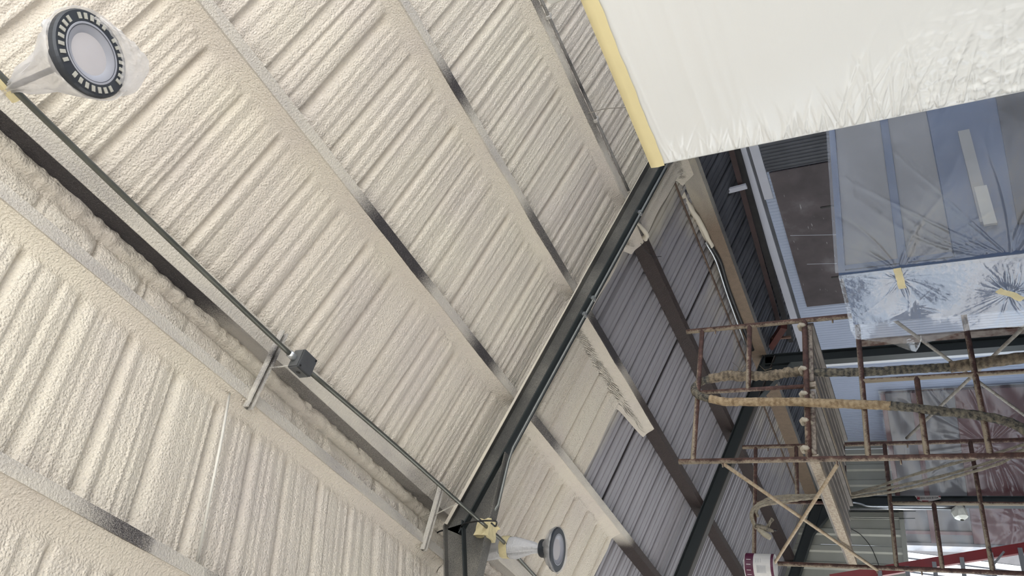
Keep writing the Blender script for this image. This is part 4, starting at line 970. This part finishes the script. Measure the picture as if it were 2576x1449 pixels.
# planks
DECK = plain('plank_underside', (0.19, 0.17, 0.155), 0.5, 0.4, 0.25, 6); RAILW = rust_mat('plank_rail_sprayed', (0.42, 0.36, 0.28), (0.27, 0.21, 0.16), 60)
xs = [(xAL + 0.01, xAL + 0.01 + 0.53), (xAL + 0.56, xAR - 0.005)]
for i, (xa, xb) in enumerate(xs):
    lab = ['left scaffold plank, its near rail crusted with cream foam', 'right scaffold plank, nearer the blue machine'][i]
    pk = empty('scaffold_plank', ((xa + xb) / 2, 5.6, z2), lab, 'plank', 'planks on the scaffold')
    dx = (xBL - xAL) * 0.9; zbm = z2 - 0.055; ya, yb = YA_ + 0.03, YB_ - 0.02 - (0.10 if i else 0.0)
    def pr(x0, x1, z0, z1, name, mat): return G().prism([(x0, ya, z0), (x1, ya, z0), (x1, ya, z1), (x0, ya, z1)], (dx * 0.0 + (0.085), yb - ya, 0)).make(name, mat, pk)
    pr(xa, xb, z2 + 0.004, z2 + 0.018, 'deck', DECK)
    pr(xa, xa + 0.042, zbm, z2 + 0.004, 'rail', RAILW); pr(xb - 0.03, xb, zbm, z2 + 0.004, 'rail', DECK)
    nr = 5
    for k in range(nr):
        q = xa + 0.07 + (xb - xa - 0.13) * k / (nr - 1); pr(q, q + 0.028, z2 - 0.028, z2 + 0.004, 'rib', DECK)
    pr(xa + 0.045, xb - 0.03, z2 - 0.02, z2 + 0.004, 'underside', DECK)
    for q in ((xa + 0.06, xb - 0.06, (xa + xb) / 2) if i == 0 else (xa + 0.12, xb - 0.05)):
        P = [(q, YA_ + 0.05, z2 - 0.03), (q, YA_ - 0.018, z2 + 0.01), (q, YA_ - 0.026, z2 + 0.025), (q, YA_ - 0.01, z2 + 0.034), (q, YA_ + 0.03, z2 + 0.03)]
        G().tube(P, 0.017, 8).make('hook', rust_mat('hook_sprayed', (0.52, 0.47, 0.38), (0.42, 0.36, 0.28), 60) if q == xa + 0.06 and i == 0 else bpy.data.materials['hook_sprayed'], pk)
    G().bb(xa + 0.04, xb - 0.02, YA_ + 0.022, YA_ + 0.065, zbm + 0.01, z2 + 0.002).make('end_bracket', rust_mat('end_bracket_crust', (0.30, 0.25, 0.20), (0.10, 0.07, 0.06), 40) if i == 0 else bpy.data.materials['end_bracket_crust'], pk)

# ---- foam hose draped over the scaffold
def hose_mat(name, lo, hi, sc_):
    m, nt, bs = newmat(name)
    f = noise(nt, pos(nt), sc_, 5, 0.7); w = nd(nt, 'ShaderNodeTexWave'); w.inputs['Scale'].default_value = 9; w.inputs['Distortion'].default_value = 3; nt.links.new(pos(nt, (0.3, 0.3, 1)), w.inputs['Vector']); w.bands_direction = 'Z'
    k = math_(nt, 'ADD', math_(nt, 'MULTIPLY', f, 0.92), math_(nt, 'MULTIPLY', w.outputs['Fac'], 0.08))
    nt.links.new(ramp(nt, k, [(0.38, lo), (0.62, hi)]), bs.inputs['Base Color']); bs.inputs['Roughness'].default_value = 0.9
    bump(nt, bs, k, 0.8, 0.012); return m
HDARK = hose_mat('hose_sleeve_dark', (0.025, 0.026, 0.027), (0.20, 0.175, 0.13), 34); HTAN = hose_mat('hose_sleeve_tan', (0.20, 0.135, 0.075), (0.42, 0.32, 0.20), 26); HBR = hose_mat('hose_sleeve_brown', (0.085, 0.068, 0.05), (0.27, 0.215, 0.15), 24)
hs = empty('spray_hose', (3.0, YA_, zr1), 'thick wrapped foam hose draped over the top rung of the scaffold', 'hose')
def hose(pxs, Y, r, mat, rib=0.1, freq=1.0, seed=0):
    P = spline([atY(x, y, Y if not isinstance(Y, (list, tuple)) else Y[i]) for i, (x, y) in enumerate(pxs)], 14)
    rf = lambda i, j: 1 + rib * (0.22 * math.sin(i * freq * 1.7 + 0.8 * math.sin(i * .37)) + 0.9 * float(vn(np.array(i * 0.31 + seed), np.array(j * 0.9 + seed))))
    return G().tube(P, r, 16, True, rf).make('hose_sleeve', mat, hs, True)
tag(hose([(1790, 952), (1765, 960), (1750, 972), (1748, 985), (1760, 996), (1790, 1005)], [YA_ + .06, YA_ + .05, YA_ + .02, YA_ - .02, YA_ - .05, YA_ - .06], 0.027, HDARK, 0.16, 0.9, 1), 'bend of the hose over the top rung')
tag(hose([(1785, 953), (1830, 945), (1862, 947), (1900, 945), (1940, 945), (1975, 938), (2010, 935), (2040, 937)], YA_ + 0.06, 0.034, HBR, 0.2, 0.8, 3), 'brown matted length of the hose')
tag(hose([(2030, 938), (2090, 937), (2170, 936), (2260, 931), (2330, 927), (2400, 923)], YA_ + 0.06, 0.029, HDARK, 0.15, 1.2, 5), 'dark rope-wrapped length of the hose')
tag(hose([(2390, 924), (2440, 917), (2500, 909), (2576, 900), (2660, 890)], YA_ + 0.05, 0.036, HBR, 0.08, 0.4, 7), 'smooth tan-brown length of the hose')
tag(hose([(1786, 1003), (1820, 1010), (1860, 1011), (1920, 1011), (2000, 1011), (2060, 1014), (2120, 1016), (2180, 1018), (2242, 1021)], YA_ - 0.06, 0.029, HTAN, 0.10, 0.9, 9), 'tan ribbed length of the hose')
tag(hose([(2238, 1021), (2290, 1025), (2340, 1032), (2400, 1038), (2450, 1044), (2510, 1054), (2560, 1072), (2600, 1100), (2640, 1150)], YA_ - 0.06, 0.027, HDARK, 0.16, 1.0, 11), 'dark frayed length of the hose')
rr = random.Random(3)
for k in range(26):
    x = rr.uniform(1790, 2030); y = 945 + rr.uniform(-14, 12); p = atY(x, y, YA_ + 0.03)
    d = Vector((rr.uniform(-1, 1), rr.uniform(-1.2, 0.2), rr.uniform(-0.6, 1))).normalized() * rr.uniform(0.03, 0.07)
    G().tube([p, p + d * 0.6, p + d + Vector((rr.uniform(-.02, .02), 0, rr.uniform(-.02, .02)))], 0.0014, 4).make('loose_fibre', HBR, hs)
# ---- three thin hoses and the gun on the far scaffold frame
ROPE = rust_mat('dusty_thin_hose', (0.34, 0.30, 0.23), (0.20, 0.17, 0.13), 40)
R_ = [[(1903, 1330), (1893, 1312), (1889, 1294), (1897, 1276), (1920, 1260), (1950, 1250), (2000, 1246), (2045, 1246), (2085, 1246), (2128, 1245), (2200, 1226), (2300, 1194), (2400, 1166), (2480, 1148), (2576, 1118), (2660, 1090)],
      [(1905, 1328), (1896, 1312), (1893, 1292), (1905, 1275), (1935, 1262), (1975, 1254), (2030, 1253), (2080, 1250), (2125, 1247), (2190, 1235), (2240, 1226), (2340, 1205), (2440, 1178), (2520, 1152), (2620, 1112)],
      [(1907, 1300), (1903, 1287), (1915, 1273), (1950, 1266), (1990, 1260), (2030, 1254), (2085, 1250), (2130, 1252), (2200, 1243), (2250, 1236), (2350, 1213), (2450, 1186), (2520, 1164), (2560, 1140), (2640, 1100)]]
labs = ['uppermost of three thin dusty hoses looped over the rear scaffold frame', 'middle of three thin dusty hoses looped over the rear scaffold frame', 'lowest of three thin dusty hoses looped over the rear scaffold frame']
for i, P in enumerate(R_):
    o = G().tube(spline([atY(x, y, YB_ - 0.06 - 0.015 * i) for x, y in P], 7), 0.012, 8, True, lambda i_, j: 1 + 0.12 * math.sin(i_ * 1.3)).make('thin_hose', ROPE, None, True)
    tag(o, labs[i], 'hose', 'thin hoses on the rear scaffold frame')
gn = empty('spray_gun', atY(1930, 1325, YB_ - 0.1), 'foam-crusted spray gun hanging from its hoses at the back of the scaffold', 'spray gun')
GUN = rust_mat('gun_crust', (0.30, 0.26, 0.20), (0.09, 0.08, 0.065), 40); GUNL = rust_mat('gun_pale', (0.46, 0.42, 0.33), (0.36, 0.32, 0.25), 30)
q_ = lambda x, y, o=0.0: atY(x, y, YB_ - 0.1 + o)
G().tube([q_(1908, 1331), q_(1925, 1345), q_(1938, 1353)], [0.018, 0.026, 0.022], 10).make('barrel', GUNL, gn, True)
G().tube([q_(1900, 1322), q_(1912, 1326), q_(1930, 1332), q_(1946, 1336)], [0.016, 0.022, 0.020, 0.010], 9, True, lambda i, j: 1 + 0.2 * math.sin(j * 2.1 + i)).make('body', GUN, gn, True)
G().tube([q_(1930, 1327), q_(1937, 1314), q_(1944, 1305)], [0.016, 0.013, 0.018], 8).make('handle', GUN, gn, True)
G().tube([q_(1936, 1334), q_(1955, 1334)], 0.006, 6).make('trigger', BLACK, gn, True)
# ---- paint can
cn0 = atY(1914, 1424, YB_ - 0.14); cup = Vector((0.03, 0, 1)).normalized()
cn = empty('paint_can', cn0, 'purple and white paint can hung on the rear scaffold leg', 'can')
PURP = plain('can_purple', (0.075, 0.008, 0.035), 0.45, 0, 0.15, 12); CANW = plain('can_label_white', (0.56, 0.55, 0.54), 0.45, 0, 0.06, 20); CANL = plain('can_print', (0.36, 0.36, 0.37), 0.6)
hh = 0.118; rr_ = 0.098
G().lathe([(0, -hh), (rr_, -hh), (rr_, -hh + 0.015), (rr_, hh - 0.004), (rr_ + 0.003, hh), (rr_ - 0.008, hh), (rr_ - 0.012, hh - 0.01), (0, hh - 0.01)], cn0, 32).make('body', CANW, cn)
G().lathe([(rr_ + 0.0012, hh - 0.075), (rr_ + 0.0015, hh - 0.07), (rr_ + 0.0015, hh - 0.006)], cn0, 32).make('purple_band', PURP, cn)
G().lathe([(rr_ + 0.0015, -hh + 0.002), (rr_ + 0.0015, -hh + 0.022), (rr_ + 0.0012, -hh + 0.024)], cn0, 32).make('purple_band', PURP, cn)
# small print on the label: rows of dashes facing the camera
def around(a, z, da, dz, mat, name, par, rad=rr_ + 0.0022):
    vs_ = []; n = 5
    for i in range(n):
        t = a + da * (i / (n - 1) - .5); vs_ += [cn0 + Vector((math.cos(t) * rad, math.sin(t) * rad, z - dz / 2)), cn0 + Vector((math.cos(t) * rad, math.sin(t) * rad, z + dz / 2))]
    return mesh(name, vs_, [(2 * i, 2 * i + 2, 2 * i + 3, 2 * i + 1) for i in range(n - 1)], mat, par)
base_a = math.atan2(-cn0.y, -cn0.x)
lab_ = around(base_a - 0.25, -0.02, 0.62, 0.075, plain('can_label_grey', (0.44, 0.44, 0.45), 0.5), 'label_panel', cn)
for k in range(7): around(base_a - 0.25, 0.008 - k * 0.009, 0.5 - 0.08 * (k % 3), 0.0028, CANL, 'print_line', cn, rr_ + 0.003)
for k in range(3): around(base_a + 0.45, 0.02 - k * 0.018, 0.35, 0.004, CANL, 'print_line', cn, rr_ + 0.003)
for k, a in enumerate((-0.75, -0.35, 0.1, 0.5)):
    around(base_a + a, hh - 0.038, 0.05, 0.035, plain('can_white_print', (0.55, 0.5, 0.5)) if k == 0 else bpy.data.materials['can_white_print'], 'print_mark', cn, rr_ + 0.003)
ba = [cn0 + Vector((rr_ * math.cos(base_a + s_ * 1.57), rr_ * math.sin(base_a + s_ * 1.57), hh - 0.03)) for s_ in (-1, 1)]
mid_ = Vector((xBL, YB_ - 0.02, cn0.z + hh + 0.055))
G().tube(spline([ba[0], ba[0] * 0.4 + mid_ * 0.6 + Vector((0, 0, 0.01)), mid_, ba[1] * 0.4 + mid_ * 0.6 + Vector((0, 0, 0.01)), ba[1]], 6), 0.0022, 6).make('handle', STEELB, cn)

# ---- red ladder
ld = empty('step_ladder', atY(2400, 1410, 7.6), 'red fibreglass ladder with grey steps leaning at the bottom right', 'ladder')
LRED = plain('ladder_red', (0.22, 0.012, 0.014), 0.4, 0, 0.08, 5); LGREY = plain('ladder_aluminium', (0.24, 0.24, 0.25), 0.45, 0.5, 0.08, 6)
la, lb = atY(2090, 1458, 7.6), atY(2680, 1362, 7.6)
G().bar(la, lb, 0.035, 0.085, Vector((1, 0, 0))).make('rail', LRED, ld); off = Vector((-0.42, 0, 0))
G().bar(la + off, lb + off, 0.035, 0.085, Vector((1, 0, 0))).make('rail', LRED, ld)
dl = lb - la
for k, xpx in enumerate((2223, 2294, 2363, 2432, 2503, 2573, 2640)):
    t = (xpx - 2090) / 590; p = la + dl * t
    G().bb(p.x - 0.42, p.x - 0.01, p.y - 0.05, p.y + 0.02, p.z - 0.017, p.z + 0.017).make('step', LGREY, ld)
    if k in (4,):
        G().bar(p + Vector((-0.10, -0.02, -0.01)), p + dl * 0.055 + Vector((-0.01, -0.02, 0)), 0.012, 0.016).make('step_brace', LGREY, ld)
# ---- fittings on the far column
q3 = lambda x, y, dY=-0.02: atY(x, y, Y3 + dY)
cd = empty('column_conduits', q3(2250, 1275), 'pair of bright steel conduits running down beside the stickered column', 'conduit')
G().tube(spline([q3(2125, 1264), q3(2150, 1265), q3(2168, 1269), q3(2185, 1274), q3(2240, 1275), q3(2402, 1276)], 6), 0.018, 8).make('tube', STEELB, cd, True)
G().tube([q3(2130, 1281), q3(2240, 1280), q3(2402, 1280.5)], 0.018, 8).make('tube', STEELB, cd, True)
sn = empty('bagged_sensor', q3(2412, 1286), 'small white plastic-wrapped fitting on the far column, under the conduits', 'sensor')
sb = q3(2413, 1287, -0.08)
bag(sb, [(sb + Vector((0.06, 0, 0.02)), 0.09, 0.05), (sb, 0.115, 0.08), (sb - Vector((0.10, 0, 0.02)), 0.10, 0.1), (sb - Vector((0.14, 0, 0.02)), 0.03, 0.2)], 10, 2).make('wrapping', plain('sensor_wrap', (0.80, 0.79, 0.70), 0.4), sn)
G().bb(sb.x + 0.04, sb.x + 0.13, sb.y - 0.02, sb.y + 0.06, sb.z - 0.09, sb.z + 0.05).make('bracket', plain('sensor_bracket', (0.12, 0.115, 0.10)), sn)
for i, (a, b) in enumerate((((2140, 1285), (2304, 1286)), ((2140, 1303), (2302, 1304)))):
    o = G().tube(spline([q3(*a, 0.27), q3((a[0] + b[0]) / 2, a[1] + 1.5, 0.27), q3(*b, 0.25)], 6), 0.007, 5).make('wire', BLACK, None); tag(o, ['upper thin wire hanging straight across the far corrugated wall', 'lower thin wire hanging straight across the far corrugated wall'][i], 'wire')
o = G().tube(spline([q3(2137, 1328, 0.275), q3(2165, 1345, 0.275), q3(2190, 1375, 0.275), q3(2208, 1415, 0.275), q3(2215, 1440, 0.275)], 6), 0.006, 5).make('wire', BLACK, None); tag(o, 'black cable curving down over the far corrugated wall near the plank end', 'cable')
# ---- torn sticker on the far column
ST = [(2301, 1247), (2366, 1246.5), (2367, 1255), (2350, 1259), (2335, 1262), (2318, 1261), (2308, 1257)]
STW = plain('sticker_white', (0.46, 0.42, 0.40), 0.6, 0, 0.05, 8); STR = plain('sticker_red', (0.22, 0.02, 0.03), 0.6); STK = plain('sticker_black', (0.02, 0.02, 0.02), 0.6)
stk = G().prism([q3(x, y, -0.006) for x, y in ST], (0, 0.004, 0)).make('sticker', STW, fr3); tag(stk, 'torn white and red sticker with a phone number')
for quad in (((2306, 1248.5), (2314, 1248.5), (2314, 1256.5), (2307, 1256.5)), ((2319, 1259), (2336, 1259.5), (2334, 1261.4), (2320, 1260.8)), ((2359, 1248.5), (2366, 1247.2), (2366, 1251.5))):
    G().prism([q3(x, y, -0.009) for x, y in quad], (0, 0.003, 0)).make('red_print', STR, stk)
def text(body, p, right, up, size, mat, parent, name='lettering'):
    cu = bpy.data.curves.new(name, 'FONT'); cu.body = body; cu.size = size; cu.align_x = 'LEFT'; cu.align_y = 'BOTTOM'; cu.extrude = 0.001
    t = bpy.data.objects.new(name, cu); C.objects.link(t); r_ = Vector(right).normalized(); u_ = (Vector(up) - r_ * Vector(up).dot(r_)).normalized(); n = r_.cross(u_)
    mw = Matrix(((r_.x, u_.x, n.x, p[0]), (r_.y, u_.y, n.y, p[1]), (r_.z, u_.z, n.z, p[2]), (0, 0, 0, 1)))
    dg = bpy.context.evaluated_depsgraph_get(); me = bpy.data.meshes.new_from_object(t.evaluated_get(dg)); bpy.data.objects.remove(t)
    me.transform(mw); me.materials.append(mat); o = bpy.data.objects.new(name, me); C.objects.link(o); o.parent = parent; return o
pL = q3(2316, 1256.8, -0.012); dR = q3(2362, 1255.5, -0.012) - pL
text('800-203-8104', pL, dR, q3(2316, 1250, -0.012) - pL, 0.046, STK, stk)
pL2 = q3(2307, 1252, -0.012); text('24H', pL2, dR, q3(2307, 1246, -0.012) - pL2, 0.035, STW, stk)
